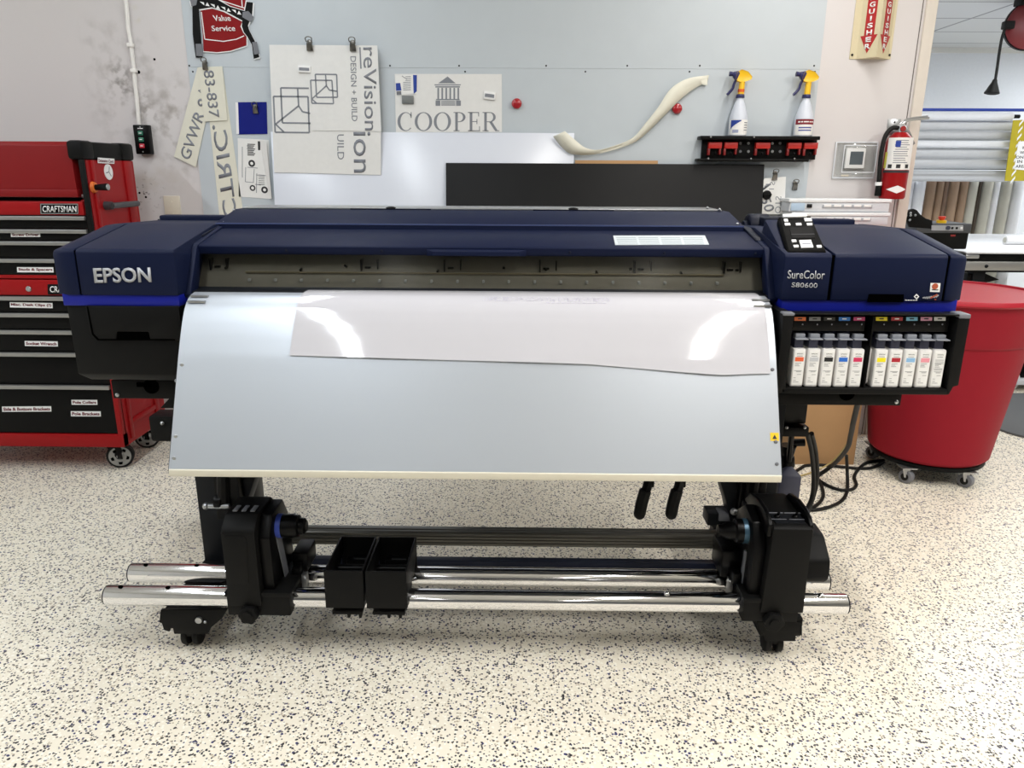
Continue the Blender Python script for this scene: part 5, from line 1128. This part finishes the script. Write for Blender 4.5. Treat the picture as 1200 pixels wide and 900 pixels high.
b = NB(); tube(b, [(ex-.03, EY, hz-.008), (ex, EY-.004, hz+.004), (ex+.03, EY-.006, hz+.022), (ex+.13, EY-.004, hz+.034)], .006, 8); tube(b, [(ex-.01, EY+.014, hz), (ex+.03, EY+.012, hz+.03), (ex+.13, EY+.012, hz+.044)], .004, 8); obj('carry_handle', b, M_steel, vb)
b = NB(); loft(b, [[(ex+x_, EY+s*.010, zc+z_) for x_, z_ in ((.0, .03), (.02, .035), (.045, .0), (.078, -.055), (.068, -.062), (.03, -.005), (.0, .015))] for s in (-1, 1)], .002); obj('squeeze_lever', b, mat('lever_grey', (140, 140, 140), .35, .6), vb)
b = NB(); tube(b, [(ex-.01, EY, zc+.022), (ex-.05, EY-.004, zc+.018), (ex-.078, EY-.006, zc-.02), (ex-.088, EY-.008, zc-.10), (ex-.083, EY-.006, zc-.20), (ex-.078, EY-.006, zc-.265)], .011, 10); hs = obj('hose', b, M_rubber, fe)
obj('hose_nozzle', cyl(NB(), (ex-.078, EY-.006, zc-.26), (ex-.075, EY-.006, zc-.315), .014, .017, bev=.003), M_black, hs)
obj('hose_clip', cyl(NB(), (ex-.080, EY-.006, zc-.245), (ex-.079, EY-.006, zc-.262), .0165), M_wtxt, hs)
q_ = [W(1041, 139.5, YW-.004), W(1052, 151, YW-.004)]
b = NB(); box(b, q_[0].x, q_[1].x+.01, YW-.006, YW-.0005, q_[1].z-.03, q_[0].z, .001); box(b, ex-.006, ex+.006, EY+.012, YW-.004, zc+.0, zc+.012, .002); wh = obj('wall_hook', b, M_steel); tag(wh, 'small steel hook plate the fire extinguisher hangs from', 'hook')
b = NB(); ball(b, ((q_[0].x+q_[1].x)/2+.006, YW-.006, q_[0].z-.015), .005, 8); obj('screw', b, M_dark, wh)

fl = [W(994.8, 69.5, YW), W(1043.5, 66.5, YW)]; zlo = fl[0].z; zhi = 2.52
fx0, fx1 = fl[0].x, fl[1].x; rdg = W(1026.5, 70.5, YW-.085); rxp, ryp = rdg.x, YW-.085
a1_, a2_ = fx0+.035, fx1-.012
sg = empty('extinguisher_sign', ((fx0+fx1)/2, YW-.04, zlo), 'cream V-shaped fire extinguisher sign with red arrows, high on the wall', 'sign')
b = NB(); prism(b, [(fx0, YW-.004), (a1_, YW-.004), (rxp, ryp), (a2_, YW-.004), (fx1, YW-.004), (fx1, YW-.0005), (fx0, YW-.0005)], 'z', zlo, zhi, .001); obj('sign_body', b, M_signc, sg, 20)
for x in (fx0+.012, fx1-.008): obj('screw', ball(NB(), (x, YW-.005, zlo+.02), .006, 8), M_dark, sg)
def face_sign(pa, pb, nm, f0, f1):
    A_, B_ = V((pa[0], pa[1], 0)), V((pb[0], pb[1], 0)); n = (B_-A_).cross(V((0, 0, 1))).normalized()
    if n.y > 0: n = -n
    def q(u_, z): return A_.lerp(B_, u_)+V((0, 0, z))+n*.0015
    m_ = (f0+f1)/2; hw = (f1-f0)/2; tip = zlo+.022; sh = zlo+.105
    b = NB(); slab(b, [q(m_, tip), q(m_+hw*1.0, sh), q(m_+hw*.58, sh), q(m_+hw*.58, zhi-.01), q(m_-hw*.58, zhi-.01), q(m_-hw*.58, sh), q(m_-hw, sh)], .001); ar = obj(nm, b, M_signr, sg, 0)
    n2 = n*.0012
    for k, ch in enumerate(reversed('EXTINGUISHER')):
        z = zlo+.042+k*.0318; wf = .10 if ch == 'I' else .33
        text('lettering', ch, M_wtxt, ar, q(m_-hw*wf, z)+n2, q(m_+hw*wf, z)+n2, q(m_-hw*wf, z+.0235)+n2, bold=.03, th=.0004)
face_sign((a1_, YW-.004), (rxp, ryp), 'red_arrow', .08, .92)
face_sign((rxp, ryp), (a2_, YW-.004), 'red_arrow', .10, .90)

# tall carton behind the printer's right end, frosted trays on top of it
CB = 3.62; cx0, cx1 = W(925, 541, CB).x, W(1003, 541, CB).x
zt2 = W(985, 262, 3.93).z
cx1 = W(1001, 541, CB).x
cbx = obj('cardboard_box', box(NB(), cx0, cx1, CB, CB+.215, 0, .50, .004), M_card); tag(cbx, 'brown cardboard box standing on the floor behind the black cables', 'box')
obj('flap_seam', box(NB(), cx0+.004, cx1-.004, CB+.106, CB+.109, .4995, .501), mat('seam_brown', (130, 98, 62), .8), cbx)
obj('tape_strip', box(NB(), (cx0+cx1)/2-.03, (cx0+cx1)/2+.03, CB-.0008, CB+.001, .40, .499), mat('tape_tan', (190, 154, 108), .35), cbx)
tb_ = obj('tall_box', box(NB(), 1.44, 1.68, 3.87, 4.085, 0, zt2-.006, .004), M_card); tag(tb_, 'tall narrow cardboard box under the frosted trays, by the wall', 'box')
obj('flap_seam', box(NB(), 1.445, 1.675, 3.976, 3.979, zt2-.0065, zt2-.005), MATS['seam_brown'], tb_)
obj('tape_strip', box(NB(), 1.53, 1.59, 3.8692, 3.871, zt2-.2, zt2-.008), MATS['tape_tan'], tb_)
for k, (pt, pb_, xl, xr_, lb_) in enumerate(((233, 247, 925, 1043.5, 'upper long frosted plastic tray on top of the stack'), (249, 263, 930, 1044, 'lower long frosted plastic tray under the other one'))):
    y = 3.92; z1_, z0_ = W(985, pt, y).z, W(985, pb_+1.5, y).z; x0, x1 = W(xl, 240, y).x, W(xr_, 240, y).x
    if k == 1: z0_ = zt2-.005
    b = NB(); loft(b, [[(x0, y+.006, z0_), (x1, y+.006, z0_), (x1, y+.13, z0_), (x0, y+.13, z0_)], [(x0+.004, y, z1_-.018), (x1-.004, y, z1_-.018), (x1-.004, y+.13, z1_-.018), (x0+.004, y+.13, z1_-.018)]], .004)
    tr = obj('plastic_tray', b, M_frost); tag(tr, lb_, 'plastic tray', 'frosted plastic trays')
    obj('tray_lid', box(NB(), x0-.006, x1+.004, y-.006, y+.136, z1_-.018, z1_, .004), mat('frost_lid', (232, 235, 238), .25), tr)
    zc_ = (z0_+z1_)/2-.006; xa_, xb_ = x0+.17, x1-.09
    obj('tray_groove', box(NB(), xa_, xb_, y-.001, y+.012, zc_-.007, zc_+.009, .002), mat('groove_grey', (168, 174, 182), .4), tr)
    for j in range(5): xx = xa_+(xb_-xa_)*(j+.12)/5; obj('tray_rib', box(NB(), xx, xx+(xb_-xa_)*.15, y-.004, y+.004, zc_-.002, zc_+.011, .002), M_wtxt, tr)
    if k == 0:
        obj('latch_block', box(NB(), x0+.09, x0+.115, y-.006, y+.01, zc_-.006, zc_+.012, .002), M_dark, tr); obj('tint_patch', box(NB(), x0+.01, x0+.08, y-.002, y+.01, z0_+.006, z1_-.022, .002), mat('tint_blue', (176, 198, 220), .3), tr)

# ================================================================== CAN, DOLLY, MAT, CABLES
cc = V((2.075, 3.585, 0))
dl = empty('can_dolly', (cc.x, cc.y, 0), 'low black wheeled dolly under the red bin', 'dolly')
b = NB(); cyl(b, (cc.x, cc.y, .082), (cc.x, cc.y, .104), .262, seg=48, bev=.004); obj('platform', b, M_black, dl)
for px, py in ((1134, 573), (1064, 568), (1020, 556), (1165, 550)):
    if py > 560: g = G(px, py); g = V((g.x, g.y+.03, 0))
    else: g = V((cc.x+(-.2 if px < 1100 else .2), cc.y+.14, 0))
    b = NB(); cyl(b, (g.x-.012, g.y-.012, .034), (g.x+.014, g.y+.006, .034), .034, seg=24, bev=.004); cw = obj('caster', b, M_grey, dl)
    b = NB(); cyl(b, (g.x-.016, g.y-.014, .034), (g.x+.018, g.y+.008, .034), .018, seg=16); obj('hub', b, M_rubber, cw)
    b = NB(); loft(b, [[(g.x-.018, g.y-.020, .034), (g.x-.006, g.y-.022, .03), (g.x+.012, g.y-.014, .082), (g.x-.032, g.y-.02, .082)], [(g.x-.018, g.y-.017, .034), (g.x-.006, g.y-.019, .03), (g.x+.012, g.y-.011, .082), (g.x-.032, g.y-.017, .082)]]); box(b, g.x-.035, g.x+.035, g.y-.03, g.y+.03, .078, .084); obj('fork', b, M_steel, cw)
tcn = empty('trash_can', (cc.x, cc.y, .104), 'large round red plastic trash can behind the ink rack', 'trash can')
b = NB(); lathe(b, [(0, .105), (.245, .105), (.262, .11), (.276, .125), (.345, .70), (.352, .705), (.357, .715), (.368, .885), (.372, .90), (.388, .902), (.393, .912), (.390, .922), (.370, .924), (.360, .905), (.335, .70), (.266, .14), (0, .13)], cc, (0, 0, 1), 72); obj('body', b, M_redp, tcn)
b = NB(); lathe(b, [(.366, .916), (.374, .925), (.390, .924), (.394, .915), (.396, .905), (.388, .897), (.368, .9)], cc, (0, 0, 1), 72); obj('rim', b, mat('red_rim', (166, 30, 46), .4, spec=.3), tcn)
for s in (-1, 1):
    a = -.35 if s > 0 else PI+.5
    b = NB(); d = V((math.cos(a), math.sin(a), 0)); t_ = V((-d.y, d.x, 0)); m_ = cc+d*.37+V((0, 0, .83)); tube(b, [m_-t_*.08-d*.01, m_-t_*.06+d*.03+V((0, 0, -.01)), m_+t_*.06+d*.03+V((0, 0, -.01)), m_+t_*.08-d*.01], .014, 8); obj('handle', b, M_redp, tcn)

# grey foam mat on the floor by the table
mx0 = G(1165, 500).x-.02; my0 = 3.98
b = NB(); pts = [(mx0+.25, my0), (mx0+1.6, my0-.02), (mx0+1.6, my0+.95), (mx0, my0+.95)] + [(mx0+.25-.25*math.sin(a*PI/16), my0+.25-.25*math.cos(a*PI/16)) for a in range(8, 0, -1)]
prism(b, pts, 'z', 0, .014, .004); tag(obj('floor_mat', b, M_mat), 'grey anti-fatigue mat with rounded corner on the floor beside the bin', 'mat')

# waste ink bottle under the right leg
y = 2.50; x0, x1 = W(912, 575, y).x, W(938, 575, y).x; z0, z1 = W(925, 593, y).z, W(925, 559, y).z
wbt = empty('waste_ink_bottle', ((x0+x1)/2, y+.06, z0), 'dark slate waste ink bottle hanging beneath the platen corner', 'bottle')
b = NB(); loft(b, [[(x0, y, z0), (x1, y, z0), (x1, y+.13, z0), (x0, y+.13, z0)], [(x0, y, z1), (x1, y, z1), (x1, y+.13, z1), (x0, y+.13, z1)], [(x0+.03, y+.03, z1+.03), (x1-.03, y+.03, z1+.03), (x1-.03, y+.1, z1+.03), (x0+.03, y+.1, z1+.03)]], .006); obj('bottle', b, M_navyg, wbt)
xm = (x0+x1)/2; b = NB(); cyl(b, (xm, y+.06, z1+.02), (xm, y+.06, z1+.06), .032, .026, bev=.003); cyl(b, (xm, y+.06, z1+.06), (xm, y+.06, z1+.10), .022, .03); cyl(b, (xm, y+.06, z1+.11), (xm+.055, y+.05, z1+.115), .014); obj('cap', b, M_black2, wbt)
obj('bottle_tray', box(NB(), x0-.03, x1+.006, y-.01, y+.14, z0-.012, z0, .002), M_black, wbt)
# drain pipe and bracket behind the platen's right edge (printer parts)
b = NB(); p = W(930, 500, 2.45); box(b, p.x-.06, p.x+.035, 2.40, 2.5, p.z-.02, p.z+.015, .004); box(b, p.x-.07, p.x+.03, 2.42, 2.55, p.z+.02, .80, .006)
loft(b, [[(p.x-.07, 2.41, .80), (p.x+.08, 2.41, .80), (p.x+.08, 2.5, .80), (p.x-.07, 2.5, .80)], [(p.x-.07, 2.41, .73), (p.x+.03, 2.41, .73), (p.x+.03, 2.5, .73), (p.x-.07, 2.5, .73)]], .003)
bk_ = obj('cable_bracket', b, M_black2, PR)
for px, py in ((922, 501), (943, 501)): q_ = W(px, py, 2.398); obj('screw', ball(NB(), q_, .006, 8), M_steel, bk_)
b = NB(); tube(b, [W(928, 506, 2.46), W(926, 525, 2.50), W(924.5, 540, 2.53)], .010, 8); obj('drain_tube', b, M_black2, PR)
# cables
def cable(pts, r, m, label, cat='cable', group='black cables'):
    o = obj('cable', tube(NB(), pts, r, 8, 8), m, None, 60); tag(o, label, cat, group); return o
g6 = lambda px, py, z=.008: G(px, py, z)
cable([W(946, 508, 2.44), W(951, 530, 2.52), W(953.5, 560, 2.60), W(951, 585, 2.62), W(940, 607, 2.58), W(934, 622, 2.5)], .0085, M_rubber, 'black cable dropping from the bracket to the reel motor, left of two')
cable([W(951, 508, 2.46), W(956, 530, 2.55), W(957.5, 560, 2.63), W(953, 582, 2.66), W(946, 603, 2.62), W(944, 622, 2.52)], .0085, M_rubber, 'black cable dropping from the bracket to the reel motor, right of two')
cable([W(1005.5, 472, 2.55), W(1000, 495, 2.72), W(997, 510, 2.85), W(992, 527, 3.0), g6(976, 545, .10), g6(957, 558.5)], .010, M_rubber, 'thick black cable slanting from beneath the ink rack to the floor')
cable([W(1003, 472, 2.58), W(997, 508, 2.9), g6(990, 524, .2), g6(975, 541, .06), g6(955, 552, .012), g6(930, 560, .006)], .004, mat('tan_cable', (186, 166, 110), .5), 'thin tan cable running beside the thick black one', group='tan cables')
cable([g6(992, 534, .16), g6(992.8, 552, .06), g6(993, 573), g6(988, 585), g6(975, 593), g6(955, 597.5), g6(936, 596)], .008, M_rubber, 'black cable looping wide across the floor to the printer foot')
cable([g6(957, 560), g6(963, 570), g6(964.5, 582), g6(957, 592), g6(945, 597), g6(930, 598)], .008, M_rubber, 'black cable in a small loop close to the printer foot')
cable([g6(957, 561), g6(970, 569), g6(985, 574), g6(998, 573.5), g6(1003.5, 568), g6(1001, 559), g6(1006, 550), g6(1014, 543), g6(1024, 540.5), g6(1036, 539.5)], .008, M_rubber, 'black cable snaking over the floor toward the red bin')
cable([g6(928, 555), g6(938, 549), g6(945, 545.5), g6(965, 545), g6(990, 547.5), g6(1012, 549), g6(1025, 547), g6(1035, 541)], .008, M_rubber, 'black cable lying along the front of the cardboard box')

# ================================================================== THE BACK ROOM
# rack of horizontal rolls
RKY = 6.62
rr_ = empty('roll_rack', (3.6, RKY, 0), 'blue-topped rack holding the horizontal white rolls in the back room', 'rack')
zz = lambda py: W(1130, py, RKY).z
obj('top_bar', box(NB(), 2.9, 5.2, RKY-.03, RKY+.03, zz(130.3), zz(127.2), .002), mat('rack_blue', (34, 66, 170), .4), rr_)
for x in (2.95, 5.15): obj('upright', box(NB(), x-.03, x+.03, RKY+.08, RKY+.14, 0, zz(127), .003), M_grey, rr_)
for x in (2.95, 5.15): obj('arm', box(NB(), x-.03, x+.03, RKY-.03, RKY+.1, zz(130), zz(127.5), .003), M_grey, rr_)
obj('lower_bar', box(NB(), 2.9, W(1187, 198, RKY).x, RKY-.12, RKY-.10, zz(199), zz(197.6), .002), mat('rod_grey', (110, 114, 118), .3, .7), rr_)
for k, (pt, pb_, m, yy, lb_) in enumerate(((131.5, 141, M_wroll, 6.54, 'white vinyl roll on the top rod of the rack'), (141, 153.5, M_groll, 6.60, 'thick pale grey roll just under the top white roll'), (153.5, 165, M_groll, 6.61, 'thick pale grey roll directly above the lower white roll'),
        (165, 173, M_wroll, 6.54, 'white vinyl roll on the middle rod of the rack'), (173, 186, M_groll, 6.60, 'thick pale grey roll just under the middle white roll'), (186, 197.5, M_groll, 6.61, 'thick pale grey roll directly above the dark rod'), (199.5, 213, M_groll, 6.62, 'pale grey roll below the dark rod, lowest on the rack'))):
    z1_, z0_ = W(1130, pt, yy).z, W(1130, pb_, yy).z; r = (z1_-z0_)/2*.97; x1 = W(1186-(k*.9), (pt+pb_)/2, yy).x
    o = obj('vinyl_roll', cyl(NB(), (2.98, yy, (z0_+z1_)/2), (x1, yy, (z0_+z1_)/2), r, seg=28), m); tag(o, lb_, 'roll', 'horizontal rolls on the rack')
    b = NB(); cyl(b, (x1, yy, (z0_+z1_)/2), (x1+.06, yy, (z0_+z1_)/2), r*.5, seg=16); obj('core', b, M_dark, o)
# standing rolls behind the table
SR = [(1064.5, 1078, M_wroll, 'white upright roll at the wall corner, first of the row'), (1078, 1092, M_wroll, 'white upright roll beside the brown rolls'), (1093, 1104.5, M_brown, 'tan-brown upright roll next to the white pair'), (1105, 1114, M_brown, 'narrow brown upright roll, second of the brown ones'), (1113.5, 1119.5, mat('dark_brown_wrap', (116, 92, 74), .55), 'dark slim upright roll amid the brown ones'),
      (1120, 1132, M_brown, 'thick brown upright roll right of the dark slim one'), (1132.5, 1143, M_brown, 'brown upright roll beside the grey-green ones'), (1143, 1154.5, M_taupe, 'grey-beige upright roll touching the last brown one'), (1154.5, 1159.5, mat('gap_shade_brown', (62, 52, 40), .6), 'very dark slim column painting the shaded gap between two grey-beige rolls'),  # very dark column stands in for the shade between two rolls
      (1159.5, 1172.5, M_taupe, 'grey-beige upright roll right of the very dark gap column'), (1172.5, 1181, M_wroll, 'bluish white upright roll between grey-beige rolls'), (1182, 1195, M_taupe, 'grey-beige upright roll near the caution sign'), (1195.5, 1210, M_wroll, 'white upright roll under the caution sign, last of the row')]
for k, (xa_, xb_, m, lb_) in enumerate(SR):
    yy = 6.86; p0, p1 = W(xa_, 214, yy), W(xb_, 214, yy); r = (p1.x-p0.x)/2*.96; xx = (p0.x+p1.x)/2; zz_ = 1.405+.004*((k*7) % 5-2)
    b = NB(); cyl(b, (xx, yy+.10, 0), (xx, yy+.10, zz_), r, seg=24, bev=.003); o = obj('upright_roll', b, m); tag(o, lb_, 'roll', 'upright rolls behind the table')
    b = NB(); cyl(b, (xx, yy+.10, zz_), (xx, yy+.10, zz_+.002), r*.6, seg=20); obj('core', b, M_dark, o)
for k, x in enumerate((3.68, 3.83, 3.98, 4.12)):
    pass
# laminating table and machine head
TY0, TY1 = 5.0, 6.55; TZ = W(1170, 295.5, TY0).z
lt = empty('work_table', (4.2, 5.75, 0), 'white topped laminating table with black and silver front rails', 'table')
tx0 = W(1133, 291, TY0).x
obj('table_top', box(NB(), tx0, 6.6, TY0, TY1, TZ-.012, TZ, .003), mat('white_top', (232, 234, 238), .35), lt)
b = NB(); box(b, tx0-.02, 6.6, TY0+.01, TY0+.06, W(1170, 306, TY0).z, TZ-.012, .002); obj('dark_rail', b, M_black2, lt)
b = NB(); box(b, tx0, 6.6, TY0-.01, TY0+.07, W(1170, 317, TY0).z, W(1170, 306.5, TY0).z, .003); al = obj('silver_rail', b, M_alu, lt)
for px in (1156,): p = W(px, 312, TY0-.012); obj('rail_bolt', ball(NB(), p, .012, 10), M_dark, al)
b = NB(); p = W(1142, 301, TY0); box(b, p.x-.06, p.x+.03, TY0-.005, TY0+.02, p.z-.012, p.z+.014, .005); obj('rail_latch', b, M_steel, lt)
for x in (tx0+.15, 6.4):
    for y_ in (TY0+.1, TY1-.1): obj('leg', box(NB(), x-.04, x+.04, y_-.04, y_+.04, 0, TZ-.012, .003), M_dark, lt)
obj('under_rail', box(NB(), tx0, 6.5, TY0+.04, TY0+.12, W(1170, 320, TY0).z, W(1170, 316.5, TY0).z), M_black2, lt)
b = NB(); p = W(1135, 327, 5.1); loft(b, [[(p.x-.02, 5.08, p.z+.04), (p.x+.10, 5.08, p.z+.04), (p.x+.20, 5.08, p.z), (p.x+.08, 5.08, p.z-.03), (p.x-.02, 5.08, p.z-.05)], [(p.x-.02, 5.16, p.z+.04), (p.x+.10, 5.16, p.z+.04), (p.x+.20, 5.16, p.z), (p.x+.08, 5.16, p.z-.03), (p.x-.02, 5.16, p.z-.05)]], .006); obj('blade_carriage', b, M_black2, lt)
b = NB(); pa_, pb2 = W(1183, 455, 4.95), W(1210, 463, 4.95); box(b, pa_.x, 6.4, 5.0, 6.3, .05, .085, .003); obj('lower_shelf', b, M_frost, lt)
b = NB(); p = W(1196, 446, 5.05); box(b, p.x-.06, p.x+.5, 5.06, 5.3, .085, .30, .01); tb = obj('equipment_case', b, M_black2); tag(tb, 'black equipment case on the low shelf beneath the work table', 'case')
b = NB(); p = W(1188, 446, 5.05); pts = [(p.x+.035*math.cos(a*PI/12), 5.05, p.z+.06*math.sin(a*PI/12)) for a in range(25)]; tube(b, pts, .006, 6, 1); obj('ring_handle', b, M_wtxt, tb)
b = NB(); p = W(1186.5, 281, 5.4); p2 = G(1190, 288, TZ); cyl(b, (p2.x-.02, p2.y+.1, TZ+.032), (p2.x+1.2, p2.y+.1, TZ+.032), .032, seg=24); o = obj('paper_roll', b, M_wtxt); tag(o, 'white paper roll lying on the work table top', 'roll')
obj('core', cyl(NB(), (p2.x-.021, p2.y+.1, TZ+.032), (p2.x-.018, p2.y+.1, TZ+.032), .02, seg=16), M_taupe, o)
lm = empty('laminator', (2.73, 5.0, 0), 'black laminator head with a silver control strip at the table end', 'laminator')
LYF = 4.93; la_, lb2 = W(1092, 262, LYF), W(1132.5, 292, LYF)
b = NB(); box(b, la_.x-.09, lb2.x, LYF, LYF+.28, W(1110, 292, LYF).z, W(1110, 263.5, LYF).z, .008); obj('head', b, M_black, lm)
b = NB(); box(b, la_.x-.10, lb2.x+.006, LYF-.008, LYF+.29, W(1110, 273, LYF).z, W(1110, 262, LYF).z, .006); hc = obj('head_cover', b, mat('cover_grey', (70, 72, 76), .4), lm)
cs_ = obj('control_strip', wpoly(NB(), [(1091.5, 264), (1128.5, 264), (1128.5, 270.5), (1091.5, 270)], LYF-.0085, .003), mat('strip_silver', (170, 172, 176), .35), lm, 0)
b = NB(); p = W(1110.5, 267, LYF-.011); cyl(b, (p.x, LYF-.011, p.z), (p.x, LYF-.022, p.z), .013); obj('dial', b, mat('dial_slate', (60, 66, 86)), cs_)
for px, mm in ((1115.8, M_black), (1121, M_black), (1126.5, M_wtxt)): p = W(px, 267.3, LYF-.011); obj('button', box(NB(), p.x-.007, p.x+.007, LYF-.016, LYF-.011, p.z-.007, p.z+.007, .002), mm, cs_)
p = W(1104, 260.5, LYF+.05); zt3 = W(1110, 262, LYF).z
b = NB(); cyl(b, (p.x, LYF+.06, zt3), (p.x, LYF+.06, zt3+.018), .03); es = obj('stop_base', b, M_yel, lm)
b = NB(); cyl(b, (p.x, LYF+.06, zt3+.018), (p.x, LYF+.06, zt3+.042), .016, .024, bev=.004); obj('stop_button', b, mat('stop_red', (214, 60, 40), .4), es)
obj('red_mark', wpoly(NB(), [(1114, 275), (1119.5, 275), (1119.5, 277), (1114, 277)], LYF-.001, .002), mat('dim_red', (150, 40, 40)), lm, 0)
# side bracket plate
b = NB(); bp_ = [(1060, 250), (1063, 246), (1068, 244.3), (1072, 246), (1076, 251), (1082, 255.5), (1090, 258), (1090, 268), (1064, 266), (1060, 258)]
wpoly(b, bp_, LYF+.02, .03, .004); sb_ = obj('side_bracket', b, M_black, lm)
for px, py in ((1067, 249.7), (1067, 252.5), (1061.8, 252.6), (1072.6, 252.3), (1066.2, 257.8)): p = W(px, py, LYF-.012); obj('bolt', ball(NB(), p, .008, 8), M_steel, sb_)
b = NB(); box(b, 2.45, 2.85, LYF+.06, LYF+.24, 0, W(1110, 290, LYF).z, .005); obj('pedestal', b, M_black2, lm)

# caution sign on the rack end
CY = 6.42
cs2 = empty('caution_sign', W(1195, 210, CY), 'white notice with yellow and black hazard stripes at the rack end', 'sign')
obj('hazard_board', wpoly(NB(), [(1187, 141), (1240, 138), (1240, 212), (1177, 212)], CY, .006), mat('hazard_yellow', (176, 160, 26), .5), cs2, 0)
b = NB()
for k in range(9):
    y = 141+k*8.4; x = 1193-k*1.25; wpoly(b, [(x+1.5, y+4), (x+6.8, y-2), (x+6.4, y+1), (x+1, y+7.4)], CY-.0065, .001)
obj('hazard_stripe', b, M_wtxt, cs2, 0)
b = NB(); wpoly(b, [(1193.4, 166), (1240, 161), (1240, 203), (1188.2, 198.4)], CY-.009, .003); nt_ = obj('notice', b, M_wtxt, cs2, 0)
for s, xl, py in (('W', 1197.6, 176), ('ON FL', 1190.4, 187), ('IN TH', 1192, 192), ('AREA', 1190, 197.6), ('WE', 1195, 181.5)):
    ww = 5.2*len(s)*.62; wtext('lettering', s, M_inkd, nt_, (xl, py-1), (xl+ww, py-1.2), (xl+.3, py-4.4), CY-.0125, bold=.01)
# cord reel under the back ceiling
cr = empty('cord_reel', (3.72, 6.0, 2.3), 'dark red cord reel hanging from the back room ceiling', 'cord reel')
p = W(1207, 30, 6.0); R_ = .165
b = NB(); lathe(b, [(0, -.05), (R_*.8, -.05), (R_, -.03), (R_, .03), (R_*.8, .05), (0, .05)], p, (-.25, -1, 0), 40); rb = obj('reel_body', b, mat('reel_red', (112, 32, 38), .4), cr)
b = NB(); lathe(b, [(R_-.002, -.016), (R_+.006, -.016), (R_+.006, .016), (R_-.002, .016)], p, (-.25, -1, 0), 40); obj('reel_band', b, M_black, cr)
b = NB(); box(b, p.x-.12, p.x+.14, 5.95, 6.05, p.z+.13, p.z+.19, .008); box(b, p.x-.03, p.x+.03, 5.97, 6.03, p.z+.15, 2.68, .004); obj('mount', b, M_black, cr)
b = NB(); q_ = W(1180.5, 30, 5.95); box(b, q_.x-.03, q_.x+.04, 5.92, 5.98, q_.z-.025, q_.z+.03, .008); obj('cord_guide', b, M_black, cr)
b = NB(); tube(b, [W(1178.5, 31, 5.95), W(1174, 45, 5.95), W(1171, 62, 5.95), W(1168.5, 80, 5.95), W(1166, 96, 5.95)], .010, 8); obj('cord', b, M_rubber, cr)
a_ = W(1166, 94, 5.95); c_ = W(1162.5, 108, 5.95); d_ = (c_-a_).normalized()
b = NB(); lathe(b, [(.009, -.01), (.016, .0), (.018, .012), (.052, .088), (.05, .094), (.03, .1), (0, .1)], a_, d_, 24); obj('cord_stop', b, M_rubber, cr)
